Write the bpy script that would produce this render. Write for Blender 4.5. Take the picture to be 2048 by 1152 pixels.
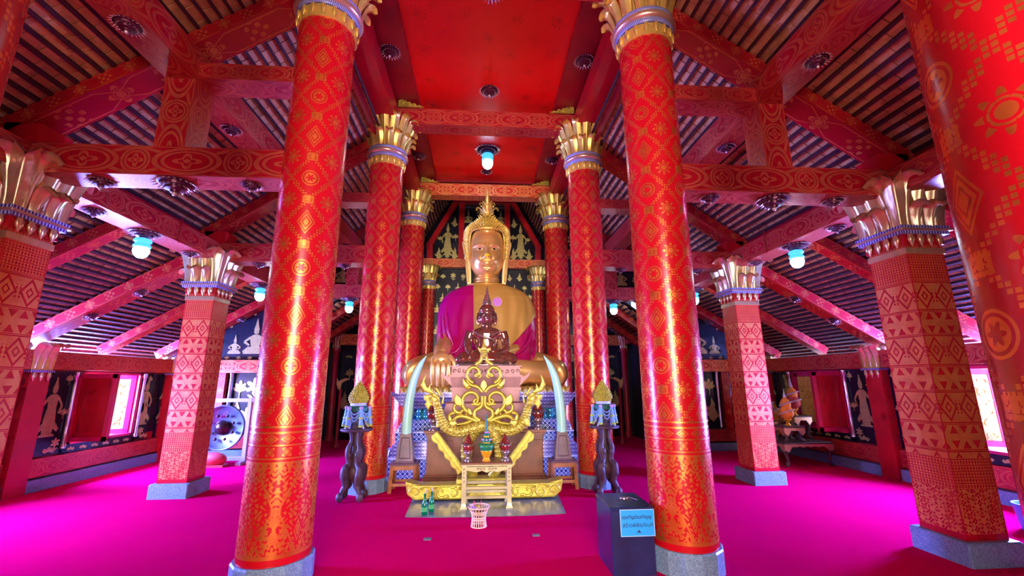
import bpy, math, random
from mathutils import Vector, Matrix, noise
import numpy as np
PI = math.pi
rnd = random.Random(7)
for o in list(bpy.data.objects):
    bpy.data.objects.remove(o, do_unlink=True)
scene = bpy.context.scene
COL = scene.collection

# ------------------------------------------------------------------ camera
cam_d = bpy.data.cameras.new('camera')
cam = bpy.data.objects.new('camera', cam_d)
COL.objects.link(cam)
cam_d.sensor_width = 36.0
cam_d.sensor_fit = 'HORIZONTAL'
cam_d.lens = 36.0 * 853.06 / 2048.0
cam_d.clip_start = 0.05
cam_d.clip_end = 300
RX = Vector((0.997435, -0.071448, -0.004232))
UP = Vector((-0.011117, -0.213062, 0.976975))
FW = Vector((0.070705, 0.974423, 0.213310))
m = Matrix((RX, UP, -FW)).transposed().to_4x4()
m.translation = Vector((-0.064, 0.0, 1.55))
cam.matrix_world = m
scene.camera = cam

# ------------------------------------------------------------------ world, daylight, exposure
world = bpy.data.worlds.new('sky')
scene.world = world
world.use_nodes = True
bg = world.node_tree.nodes['Background']
bg.inputs['Color'].default_value = (0.50, 0.62, 1.0, 1)
bg.inputs['Strength'].default_value = 2.2

def area(name, loc, direction, sx, sy, power, color, spread=180):
    d = bpy.data.lights.new(name, 'AREA')
    d.shape = 'RECTANGLE'
    d.size = sx
    d.size_y = sy
    d.energy = power
    d.color = color
    d.spread = math.radians(spread)
    o = bpy.data.objects.new(name, d)
    COL.objects.link(o)
    o.location = loc
    o.rotation_euler = Vector(direction).to_track_quat('-Z', 'Y').to_euler()
    return o
SKYC = (0.15, 0.22, 1.0)
# daylight just outside the open front of the hall
area('front_daylight', (0, -9.0, 2.8), (0, 1, 0.02), 4.4, 4.6, 1700, (1.0, 0.86, 0.68))
# daylight outside the open side windows
for sx in (-1, 1):
    for wy in (5.4, 8.28):
        if sx == 1 and wy > 8:
            continue
        area('window_daylight', (sx * 7.5, wy, 1.45), (-sx, 0, -0.12), 1.5, 1.4, 2500, SKYC)

vs = scene.view_settings
vs.view_transform = 'Standard'
vs.look = 'None'
vs.exposure = 0.68
vs.gamma = 1.0
vs.use_curve_mapping = False
cy = scene.cycles
cy.use_light_tree = False
cy.adaptive_threshold = 0.09
cy.adaptive_min_samples = 14
cy.max_bounces = 7
cy.diffuse_bounces = 4
cy.glossy_bounces = 3

# ------------------------------------------------------------------ node expression helper
class X:
    def __init__(s, nt, k):
        s.nt = nt
        s.k = k
    def _m(s, op, b=None, c=None):
        n = s.nt.nodes.new('ShaderNodeMath')
        n.operation = op
        for i, a in enumerate((s, b, c)):
            if a is None:
                continue
            if isinstance(a, X):
                s.nt.links.new(a.k, n.inputs[i])
            else:
                n.inputs[i].default_value = float(a)
        return X(s.nt, n.outputs[0])
    def const(s, v):
        n = s.nt.nodes.new('ShaderNodeValue')
        n.outputs[0].default_value = v
        return X(s.nt, n.outputs[0])
    def __add__(s, b): return s._m('ADD', b)
    __radd__ = __add__
    def __sub__(s, b): return s._m('SUBTRACT', b)
    def __rsub__(s, b): return s._m('MULTIPLY_ADD', -1.0, b)
    def __mul__(s, b): return s._m('MULTIPLY', b)
    __rmul__ = __mul__
    def __truediv__(s, b): return s._m('DIVIDE', b)
    def fract(s): return s._m('FRACT')
    def floor(s): return s._m('FLOOR')
    def abs(s): return s._m('ABSOLUTE')
    def sin(s): return s._m('SINE')
    def cos(s): return s._m('COSINE')
    def sqrt(s): return s._m('SQRT')
    def atan2(s, b): return s._m('ARCTAN2', b)
    def min(s, b): return s._m('MINIMUM', b)
    def max(s, b): return s._m('MAXIMUM', b)
    def lt(s, b): return s._m('LESS_THAN', b)
    def gt(s, b): return s._m('GREATER_THAN', b)
    def near(s, v, w): return (s - v).abs().lt(w)
    def inv(s): return s._m('SUBTRACT', None) if False else (1 - s)
    def rep(s, p, off=0.0):
        return ((s / p + off).fract() - 0.5) * p

def AND(a, *bs):
    for b in bs:
        a = a * b
    return a
def OR(a, *bs):
    for b in bs:
        a = a.max(b)
    return a
def length(x, y): return (x * x + y * y).sqrt()
def flower(x, y, n, R, line=True, rot=0.0):
    r = length(x, y)
    a = y.atan2(x)
    if rot:
        a = a + rot
    e = ((a * n).cos() * 0.24 + 0.76) * R
    f = r.lt(e)
    if line:
        f = AND(f, 1 - r.near(R * 0.40, R * 0.06), 1 - r.near(R * 0.62, R * 0.05))
    return f
def diamond(x, y, a, b):
    return x.abs() / a + y.abs() / b

class Mat:
    def __init__(s, name):
        s.m = bpy.data.materials.new(name)
        s.m.use_nodes = True
        s.nt = s.m.node_tree
        s.b = s.nt.nodes['Principled BSDF']
    def set(s, **kw):
        for k, v in kw.items():
            key = {'color': 'Base Color', 'rough': 'Roughness', 'metal': 'Metallic', 'coat': 'Coat Weight', 'coatr': 'Coat Roughness',
                   'trans': 'Transmission Weight', 'ior': 'IOR', 'emit': 'Emission Color', 'emits': 'Emission Strength',
                   'sheen': 'Sheen Weight', 'sheenr': 'Sheen Roughness', 'spec': 'Specular IOR Level', 'sheent': 'Sheen Tint', 'aniso': 'Anisotropic'}[k]
            if isinstance(v, X):
                s.nt.links.new(v.k, s.b.inputs[key])
            elif isinstance(v, (tuple, list)):
                s.b.inputs[key].default_value = tuple(v) + (1.0,)
            elif isinstance(v, (int, float)):
                s.b.inputs[key].default_value = v
            else:
                s.nt.links.new(v, s.b.inputs[key])
        return s
    def uv(s):
        n = s.nt.nodes.new('ShaderNodeUVMap')
        n.uv_map = 'uv'
        sp = s.nt.nodes.new('ShaderNodeSeparateXYZ')
        s.nt.links.new(n.outputs[0], sp.inputs[0])
        return X(s.nt, sp.outputs[0]), X(s.nt, sp.outputs[1])
    def coord(s, kind='Object'):
        return s.nt.nodes.new('ShaderNodeTexCoord').outputs[kind]
    def xyz(s, kind='Object'):
        sp = s.nt.nodes.new('ShaderNodeSeparateXYZ')
        s.nt.links.new(s.coord(kind), sp.inputs[0])
        return [X(s.nt, o) for o in sp.outputs]
    def noise(s, scale, detail=3, rough=0.5, vec=None):
        n = s.nt.nodes.new('ShaderNodeTexNoise')
        n.inputs['Scale'].default_value = scale
        n.inputs['Detail'].default_value = detail
        n.inputs['Roughness'].default_value = rough
        s.nt.links.new(vec or s.coord(), n.inputs['Vector'])
        return X(s.nt, n.outputs[0])
    def voronoi(s, scale, vec=None, out='Distance', feature='F1'):
        n = s.nt.nodes.new('ShaderNodeTexVoronoi')
        n.feature = feature
        n.inputs['Scale'].default_value = scale
        s.nt.links.new(vec or s.coord(), n.inputs['Vector'])
        return n.outputs[out]
    def random(s):
        n = s.nt.nodes.new('ShaderNodeObjectInfo')
        return X(s.nt, n.outputs['Random'])
    def mix(s, f, a, b):
        n = s.nt.nodes.new('ShaderNodeMix')
        n.data_type = 'RGBA'
        n.clamp_factor = True
        if isinstance(f, X):
            s.nt.links.new(f.k, n.inputs[0])
        else:
            n.inputs[0].default_value = f
        for i, c in ((6, a), (7, b)):
            if isinstance(c, tuple):
                n.inputs[i].default_value = c + (1.0,)
            else:
                s.nt.links.new(c, n.inputs[i])
        return n.outputs[2]
    def bump(s, h, strength=0.3, dist=0.01):
        n = s.nt.nodes.new('ShaderNodeBump')
        n.inputs['Strength'].default_value = strength
        n.inputs['Distance'].default_value = dist
        s.nt.links.new(h.k if isinstance(h, X) else h, n.inputs['Height'])
        s.nt.links.new(n.outputs[0], s.b.inputs['Normal'])
        return s

MT = {}
def simple(name, color, rough=0.5, metal=0.0, var=0.0, scale=8.0, bump=0.0, **kw):
    M = Mat(name)
    if var > 0 or bump > 0:
        n = M.noise(scale, 4)
        lo = tuple(max(0, c * (1 - var)) for c in color)
        hi = tuple(min(1, c * (1 + var)) for c in color)
        M.set(color=M.mix((n - 0.3) * 2.5, lo, hi))
        if bump:
            M.bump(n, bump, 0.01)
    else:
        M.set(color=color)
    M.set(rough=rough, metal=metal, **kw)
    MT[name] = M.m
    return M

RED = (0.62, 0.004, 0.012)
REDD = (0.42, 0.003, 0.016)
GOLD = (0.95, 0.52, 0.16)
STENCIL = (0.86, 0.23, 0.045)
def stencil(name, maskf, red=RED, gold=STENCIL, rr=0.28, gr=0.33, gm=0.75, wear=0.35):
    M = Mat(name)
    u, v = M.uv()
    k = maskf(M, u, v)
    w = (M.noise(9.0, 4) - 0.36) * 4.0
    w = w.max(0.0).min(1.0)
    k = k * (w * wear + (1 - wear))
    base = M.mix(M.noise(3.0, 3), tuple(c * 0.86 for c in red), red)
    M.set(color=M.mix(k, base, gold), metal=k * gm, rough=k * (gr - rr) + rr)
    MT[name] = M.m
    return M

def pat_round(M, u, v):
    P, V = 1.728 / 5, 0.42
    cu, cv = u.rep(P), v.rep(V)
    du, dv = u.rep(P, 0.5), v.rep(V, 0.5)
    A = flower(cu, cv, 8, 0.078)
    row = ((v / V + 0.5).floor() * 0.5).fract().gt(0.25)
    d = diamond(du, dv, 0.075, 0.115)
    D = AND(d.lt(1.0), 1 - d.near(0.78, 0.07), 1 - d.near(0.42, 0.07))
    r = length(du, dv)
    Cc = AND(r.lt(0.075), 1 - r.near(0.058, 0.006), 1 - flower(du, dv, 6, 0.04, False))
    B = D * row + Cc * (1 - row)
    C = AND(du.abs().lt(0.05), cv.abs().lt(0.035), OR(du.abs().near(0.04, 0.008), cv.abs().near(0.026, 0.007), diamond(du, cv, 0.026, 0.02).lt(1.0)))
    q = 0.022
    sx = ((cu.abs() / q).floor() + 0.5) * q
    sy = ((cv.abs() / q).floor() + 0.5) * q
    s = sx / (P / 2) + sy / (V / 2)
    fine = OR((cu / 0.022).fract().gt(0.28) * (cv / 0.022).fract().gt(0.3))
    S = AND(s.near(1.0, 0.13), fine, 1 - C)
    main = OR(A, B, C, S)
    star = flower(du, cv, 8, 0.0, False) if False else None
    # lower zone: bands and a pendant leaf frieze
    band = OR(v.near(1.20, 0.008), v.near(1.155, 0.008), v.near(1.06, 0.006), v.near(0.96, 0.006), v.near(0.93, 0.006), v.near(0.255, 0.014))
    p2 = 1.728 / 14
    eu = u.rep(p2)
    f2 = AND(diamond(eu, v - 1.108, 0.055, 0.036).lt(1.0), 1 - diamond(eu, v - 1.108, 0.055, 0.036).near(0.6, 0.1))
    f3 = AND(flower(eu, v - 1.01, 4, 0.045, True, PI / 4))
    tri = AND((v - 0.93).abs().lt(0.07), v.lt(0.925), diamond(u.rep(p2 / 2), v - 0.925, 0.028, 0.075).lt(1.0))
    pu = u.rep(P)
    drop = diamond(pu, v - 0.58, 0.165, 0.34)
    w1 = ((pu.abs() * 105.0 + ((v * 62.0).sin()) * 1.7).sin() * ((v * 84.0 + (pu.abs() * 60.0).sin() * 1.5).cos())).gt(0.12)
    spear = diamond(pu, v - 0.42, 0.03, 0.085)
    Z = AND(v.lt(0.90), OR(w1 * (1 - spear.near(1.2, 0.2)), AND(spear.lt(1.0), 1 - spear.near(0.6, 0.1)), drop.near(0.94, 0.045), AND(drop.gt(1.02), ((pu.abs() * 90.0 + ((v * 66.0).sin()) * 1.6).sin() * ((v * 70.0 + (pu.abs() * 70.0).sin()).cos())).gt(0.22))), v.gt(0.27))
    du2 = u.rep(P, 0.5)
    drop2 = diamond(du2, v - 0.40, 0.10, 0.20)
    Z2 = AND(drop2.lt(1.0), ((du2.abs() * 70 + (v * 40).sin()).sin() * (v * 50.0).cos()).gt(0.0), v.gt(0.27))
    low = OR(band, f2, f3, tri, Z, Z2)
    up = v.gt(1.215)
    return main * up * v.lt(5.16) + low * (1 - up)
stencil('round_column_red', pat_round, rr=0.24, gr=0.30, gm=0.85)

def pat_square(M, u, v):
    P, V = 0.2, 0.52
    cu, cv = u.rep(P), v.rep(V)
    d = diamond(cu, cv, 0.078, 0.115)
    red = OR(d.near(1.0, 0.14), d.near(0.35, 0.10))
    du, dv = u.rep(P, 0.5), v.rep(V, 0.5)
    tr = AND(dv.abs().lt(0.10), dv.abs().gt(0.035), (du.abs() - (dv.abs() - 0.03) * 0.62).lt(0.0))
    tr2 = AND(dv.abs().lt(0.10), dv.abs().gt(0.03), (cu.abs() - (0.105 - dv.abs()) * 0.55).lt(0.0))
    marks = AND(cv.abs().lt(0.06), du.abs().near(0.017, 0.008), (cv / 0.04).fract().gt(0.35))
    r = length(du, dv)
    cir = AND(r.near(0.03, 0.006))
    hl = OR(cv.abs().near(0.135, 0.006), cv.abs().near(0.15, 0.004), dv.abs().near(0.022, 0.004) * 0)
    main = 1 - OR(red, tr, tr2, marks, hl)
    # stripes and arabesque low down, stripes at the top
    z = 0.028
    stripes = OR(AND(diamond(u.rep(z), v.rep(0.05), 0.012, 0.022).lt(1.0)), v.rep(0.05, 0.5).abs().lt(0.005))
    ar = ((u.abs() * 120 + (v * 90).sin() * 1.7).sin() * ((v * 105 + (u.abs() * 80).sin() * 1.6).cos())).gt(-0.10)
    ar = AND(ar, v.gt(0.24))
    a = v.lt(0.60)
    b = AND(v.gt(0.60), v.lt(0.86))
    t = v.gt(2.50)
    mid = AND(1 - a, 1 - b, 1 - t)
    edge = u.abs().lt(0.193)
    return AND(OR(a * ar, OR(b, t) * (1 - stripes), mid * main), edge)
stencil('square_column_red', pat_square, gold=(0.80, 0.25, 0.07), gm=0.45, gr=0.40, wear=0.35)

def pat_beam(M, u, v):
    P = 3.1
    x = u.rep(P)
    y = v
    e = ((x / 0.98) * (x / 0.98) + (y / 0.42) * (y / 0.42)).sqrt()
    eye = OR(e.near(1.0, 0.085), e.near(0.76, 0.06), AND(e.lt(0.68), flower(x * 0.6, y, 4, 0.27, False), 1 - flower(x * 0.6, y, 4, 0.17, False)), diamond(x, y, 0.14, 0.09).lt(1.0))
    x2 = u.rep(P, 0.5)
    r = length(x2, y)
    cir = OR(r.near(0.41, 0.04), r.near(0.30, 0.035), AND(r.lt(0.25), flower(x2, y, 4, 0.24, False, 0), 1 - flower(x2, y, 4, 0.13, False)), r.lt(0.055))
    g = ((x2.abs() - 0.62) * 6.0).sin()
    leaf = AND(e.gt(1.12), r.gt(0.47), OR((y.abs() - 0.36 + (x2.abs() - 0.45) * 0.30).abs().lt(0.055), AND(x2.abs().near(0.58, 0.15), (y.abs() - (x2.abs() - 0.43) * 0.8).abs().lt(0.05)), AND(y.abs().gt(0.25), (y.abs() - 0.22).lt(0.17), ((x2.abs() * 16.0).sin() + (y.abs() * 9).cos()).gt(0.55))))
    brd = y.abs().near(0.468, 0.014)
    return OR(eye, cir, leaf, brd)
stencil('beam_red', pat_beam, red=(0.46, 0.002, 0.014), gold=(0.60, 0.10, 0.055), gm=0.4, gr=0.4, rr=0.32)
stencil('beam_orange', pat_beam, red=(0.70, 0.03, 0.012), gold=(0.85, 0.34, 0.10), gm=0.3, gr=0.4, rr=0.35)

def pat_rafter(M, u, v):
    P = 3.2
    x = u.rep(P)
    f = flower(x, v, 4, 0.40, True, PI / 4 * 0)
    x2 = u.rep(P, 0.5)
    k = AND(x2.abs().lt(0.42), v.abs().lt(0.4), ((x2 * 15.0).sin() * (v * 15.0).cos()).gt(0.2), (x2.abs() + v.abs() * 0.4).lt(0.44))
    hexl = AND((v.abs() - 0.40 + (x2.abs() - 1.0).max(0.0) * 0.5).abs().lt(0.022))
    return OR(f, k, hexl)
stencil('rafter_red', pat_rafter, red=(0.50, 0.002, 0.010), gold=(0.70, 0.16, 0.045), gm=0.35, gr=0.4, rr=0.34)

def pat_ceiling(M, u, v):
    f = flower(u.rep(0.62), v.rep(0.62), 12, 0.15, True)
    return f
M = Mat('ceiling_red')
u, v = M.uv()
k = OR(flower(u.rep(0.66), v.rep(0.66), 12, 0.15, True), flower(u.rep(0.66, 0.5), v.rep(0.66, 0.5), 8, 0.10, True))
w = (M.noise(2.5, 3) - 0.45) * 5.0
k = k * w.max(0.15).min(1.0)
M.set(color=M.mix(k * 0.55, (0.94, 0.001, 0.003), (0.36, 0.02, 0.01)), rough=0.36, metal=k * 0.3)
MT['ceiling_red'] = M.m

simple('plain_red', (0.56, 0.002, 0.010), 0.32, var=0.12, scale=2.5)
simple('dark_red', (0.34, 0.002, 0.010), 0.34, var=0.2, scale=2.0)
simple('wall_red', (0.50, 0.004, 0.015), 0.35, var=0.15, scale=2.0)
simple('gold', (0.95, 0.62, 0.14), 0.34, 0.65, var=0.12, scale=14, bump=0.15)
simple('pale_gold', (0.82, 0.60, 0.30), 0.28, 0.75, var=0.10, scale=14, bump=0.12)
simple('statue_gold', (0.90, 0.52, 0.15), 0.28, 0.62, var=0.08, scale=3)
simple('scalp_gap_shade', (0.30, 0.17, 0.04), 0.4, 0.6)  # gold darkened so the gaps between the curls look shaded
simple('curl_gold', (0.95, 0.66, 0.13), 0.3, 0.5, var=0.1, scale=20)
simple('carved_gold', (0.56, 0.43, 0.05), 0.36, 0.40, var=0.22, scale=18, bump=0.35)
simple('pale_carving', (0.66, 0.56, 0.16), 0.40, 0.25, var=0.12, scale=18)
simple('figure_gold', (0.52, 0.42, 0.14), 0.40, 0.45, var=0.2, scale=12)
simple('black_lacquer', (0.006, 0.007, 0.018), 0.26, var=0.4, scale=3)
simple('wood_brown', (0.22, 0.070, 0.035), 0.30, var=0.35, scale=4)
simple('wood_orange', (0.38, 0.13, 0.045), 0.34, var=0.3, scale=6)
simple('wood_dark', (0.085, 0.035, 0.045), 0.5, var=0.4, scale=10, bump=0.3)
simple('wood_plum', (0.13, 0.05, 0.07), 0.30, var=0.3, scale=7)
simple('tusk_ivory', (0.40, 0.76, 0.64), 0.28, var=0.05, scale=3)
simple('white_cloth', (0.62, 0.62, 0.72), 0.7)
simple('table_paint', (0.50, 0.41, 0.20), 0.35, 0.25, var=0.1, scale=10)
simple('table_carving', (0.30, 0.20, 0.10), 0.5)
simple('green_glass', (0.0, 0.15, 0.05), 0.08, 0.0, trans=0.15, ior=1.45)
simple('green_leaf', (0.01, 0.16, 0.07), 0.35, var=0.3, scale=30)
simple('bright_green', (0.06, 0.32, 0.07), 0.4)
simple('violet', (0.40, 0.18, 0.50), 0.5)
simple('amber_glass', (0.95, 0.42, 0.02), 0.10, 0.35)
simple('straw', (0.72, 0.48, 0.34), 0.6, var=0.15, scale=20)
simple('olive_yellow', (0.52, 0.42, 0.025), 0.5, var=0.2, scale=25)
simple('garland_blue', (0.22, 0.42, 0.68), 0.55)
simple('garland_pink', (0.62, 0.36, 0.60), 0.55)
simple('garland_lime', (0.55, 0.62, 0.06), 0.5)
simple('satin_magenta', (0.40, 0.001, 0.105), 0.26)
M = simple('sash_tan', (0.58, 0.31, 0.065), 0.42, 0.25, var=0.06, scale=4)
simple('crystal_red', (0.55, 0.10, 0.09), 0.07, 0.8)
simple('small_statue', (0.62, 0.36, 0.30), 0.10, 0.92, var=0.15, scale=5)
simple('rose_metal', (0.30, 0.13, 0.15), 0.42, 0.30, var=0.15, scale=6)
simple('silver', (0.75, 0.72, 0.80), 0.15, 0.9)
simple('gunmetal', (0.20, 0.24, 0.36), 0.34, 0.75, var=0.2, scale=9)
simple('gong_boss', (0.07, 0.03, 0.04), 0.25, 0.7)
simple('lavender_paint', (0.42, 0.36, 0.55), 0.45)
simple('box_navy', (0.012, 0.016, 0.075), 0.22, var=0.3, scale=4)
simple('sign_blue', (0.0, 0.28, 0.80), 0.5)
simple('sign_ink', (0.0, 0.03, 0.13), 0.6)
simple('rosette_dark', (0.11, 0.012, 0.035), 0.35, 0.5)
simple('rosette_tip', (0.80, 0.62, 0.55), 0.3, 0.35)
simple('lamp_holder', (0.35, 0.55, 0.85), 0.3)
simple('mat_grey', (0.13, 0.15, 0.17), 0.22, var=0.25, scale=5)
simple('batten', (0.055, 0.010, 0.018), 0.6, var=0.4, scale=6)
simple('eye_white', (0.8, 0.78, 0.72), 0.25)
simple('eye_dark', (0.02, 0.01, 0.01), 0.2)
simple('yellow_bright', (0.95, 0.55, 0.0), 0.35)
simple('brooch_magenta', (0.45, 0.0, 0.42), 0.3)
simple('orange_wrap', (0.80, 0.26, 0.03), 0.5, var=0.2, scale=10)
simple('red_wrap', (0.62, 0.05, 0.06), 0.5)
simple('white_wrap', (0.55, 0.46, 0.62), 0.45)
simple('pale_stone', (0.62, 0.62, 0.70), 0.5)
simple('blue_plastic', (0.02, 0.20, 0.55), 0.3)
simple('shutter_pink', (0.62, 0.01, 0.10), 0.4)
simple('dark_void', (0.012, 0.008, 0.014), 0.6)
simple('copper_band', (0.80, 0.48, 0.32), 0.3, 0.75)
simple('green_cloth', (0.02, 0.17, 0.13), 0.55)

M = Mat('lamp_glow')
M.set(color=(0.7, 0.9, 1.0), emit=(0.42, 0.80, 1.0), emits=26.0, rough=0.3)
MT['lamp_glow'] = M.m
M = Mat('lamp_glow_soft')
M.set(color=(0.10, 0.45, 0.8), emit=(0.03, 0.30, 0.75), emits=1.3, rough=0.2)
MT['lamp_glow_soft'] = M.m

M = Mat('granite')
d1 = X(M.nt, M.voronoi(120.0, out='Color'))
n2 = M.noise(40, 4)
sepn = M.nt.nodes.new('ShaderNodeSeparateColor')
M.nt.links.new(M.voronoi(150.0, out='Color'), sepn.inputs[0])
g = X(M.nt, sepn.outputs[0]) * 0.6 + n2 * 0.4
M.set(color=M.mix(g, (0.05, 0.10, 0.19), (0.30, 0.42, 0.60)), rough=0.42)
MT['granite'] = M.m

M = Mat('carpet')
n = M.noise(260, 2)
nb = M.noise(1.3, 4)
M.set(color=M.mix(n * 0.5 + nb * 0.5, (0.58, 0.001, 0.07), (0.86, 0.002, 0.098)), rough=0.95, spec=0.0)
M.bump(n, 0.35, 0.004)
MT['carpet'] = M.m

def tile_mat(name, lo, hi):
    M = Mat(name)
    r = M.random()
    n = M.noise(11, 3)
    M.set(color=M.mix(r * 0.6 + n * 0.5, lo, hi), rough=0.62)
    MT[name] = M.m
tile_mat('roof_tile', (0.48, 0.15, 0.06), (0.88, 0.40, 0.17))
M = Mat('roof_tile_mass')
x, y, z = M.xyz('Object')
wn = M.nt.nodes.new('ShaderNodeTexWhiteNoise')
wn.noise_dimensions = '2D'
cb = M.nt.nodes.new('ShaderNodeCombineXYZ')
M.nt.links.new((x / 0.099).floor().k, cb.inputs[0])
M.nt.links.new((y / 0.17).floor().k, cb.inputs[1])
M.nt.links.new(cb.outputs[0], wn.inputs['Vector'])
M.set(color=M.mix(X(M.nt, wn.outputs[0]) * 0.6 + M.noise(11, 3) * 0.5, (0.48, 0.15, 0.06), (0.88, 0.40, 0.17)), rough=0.62)
MT['roof_tile_mass'] = M.m

# blue and white mosaic of the pedestal
M = Mat('mosaic')
u, v = M.uv()
p = 0.075
a, b = u.rep(p), v.rep(p)
d = diamond(a, b, p / 2, p / 2)
c2 = diamond(u.rep(p, .5), v.rep(p, .5), p / 2, p / 2)
k = OR(d.near(1.0, 0.16), d.lt(0.28))
gl = (M.noise(7, 2) - 0.5) * 6
M.set(color=M.mix(k, M.mix(gl, (0.03, 0.06, 0.26), (0.10, 0.16, 0.30)), (0.58, 0.66, 0.82)), rough=0.14, metal=(1 - k) * 0.35)
MT['mosaic'] = M.m
M = Mat('mosaic_violet')
u, v = M.uv()
p = 0.06
r = length(u.rep(p), v.rep(p))
k = OR(r.lt(0.019), u.rep(p, .5).abs().lt(0.004))
M.set(color=M.mix(k, (0.13, 0.09, 0.26), (0.42, 0.40, 0.58)), rough=0.2, metal=0.3)
MT['mosaic_violet'] = M.m
M = Mat('mosaic_glass')
u, v = M.uv()
sepn = M.nt.nodes.new('ShaderNodeSeparateColor')
cbn = M.nt.nodes.new('ShaderNodeCombineXYZ')
M.nt.links.new(u.k, cbn.inputs[0])
M.nt.links.new(v.k, cbn.inputs[1])
M.nt.links.new(M.voronoi(26.0, vec=cbn.outputs[0], out='Color'), sepn.inputs[0])
M.set(color=M.mix(X(M.nt, sepn.outputs[0]), (0.02, 0.08, 0.22), (0.10, 0.60, 0.72)), rough=0.06, metal=0.7)
MT['mosaic_glass'] = M.m
M = Mat('checker_band')
u, v = M.uv()
k = ((u / 0.030).fract().gt(0.5) - v.gt(0.0)).abs()
M.set(color=M.mix(k, (0.04, 0.03, 0.24), (0.50, 0.46, 0.74)), rough=0.3)
MT['checker_band'] = M.m
# ------------------------------------------------------------------ mesh helpers
def V3(*a): return Vector(a if len(a) == 3 else a[0])
def frame_of(d, up=(0, 0, 1)):
    d = Vector(d).normalized()
    up = Vector(up)
    if abs(d.dot(up)) > 0.999:
        up = Vector((0, 1, 0))
    s = d.cross(up).normalized()
    return d, s, s.cross(d).normalized()
def spline(pts, n=8, closed=False):
    P = [Vector(p) for p in pts]
    out = []
    L = len(P)
    rng = range(L if closed else L - 1)
    for i in rng:
        if closed:
            a, b, c, d = P[(i - 1) % L], P[i], P[(i + 1) % L], P[(i + 2) % L]
        else:
            b, c = P[i], P[i + 1]
            a = P[i - 1] if i else b * 2 - c
            d = P[i + 2] if i + 2 < L else c * 2 - b
        for k in range(n):
            t = k / n
            out.append(0.5 * (2 * b + (c - a) * t + (2 * a - 5 * b + 4 * c - d) * t * t + (3 * b - a - 3 * c + d) * t ** 3))
    if not closed:
        out.append(P[-1].copy())
    return out
def lerp_list(vals, n):
    out = []
    for i in range(n):
        t = i / max(1, n - 1) * (len(vals) - 1)
        k = min(int(t), len(vals) - 2)
        out.append(vals[k] + (vals[k + 1] - vals[k]) * (t - k))
    return out

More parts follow.
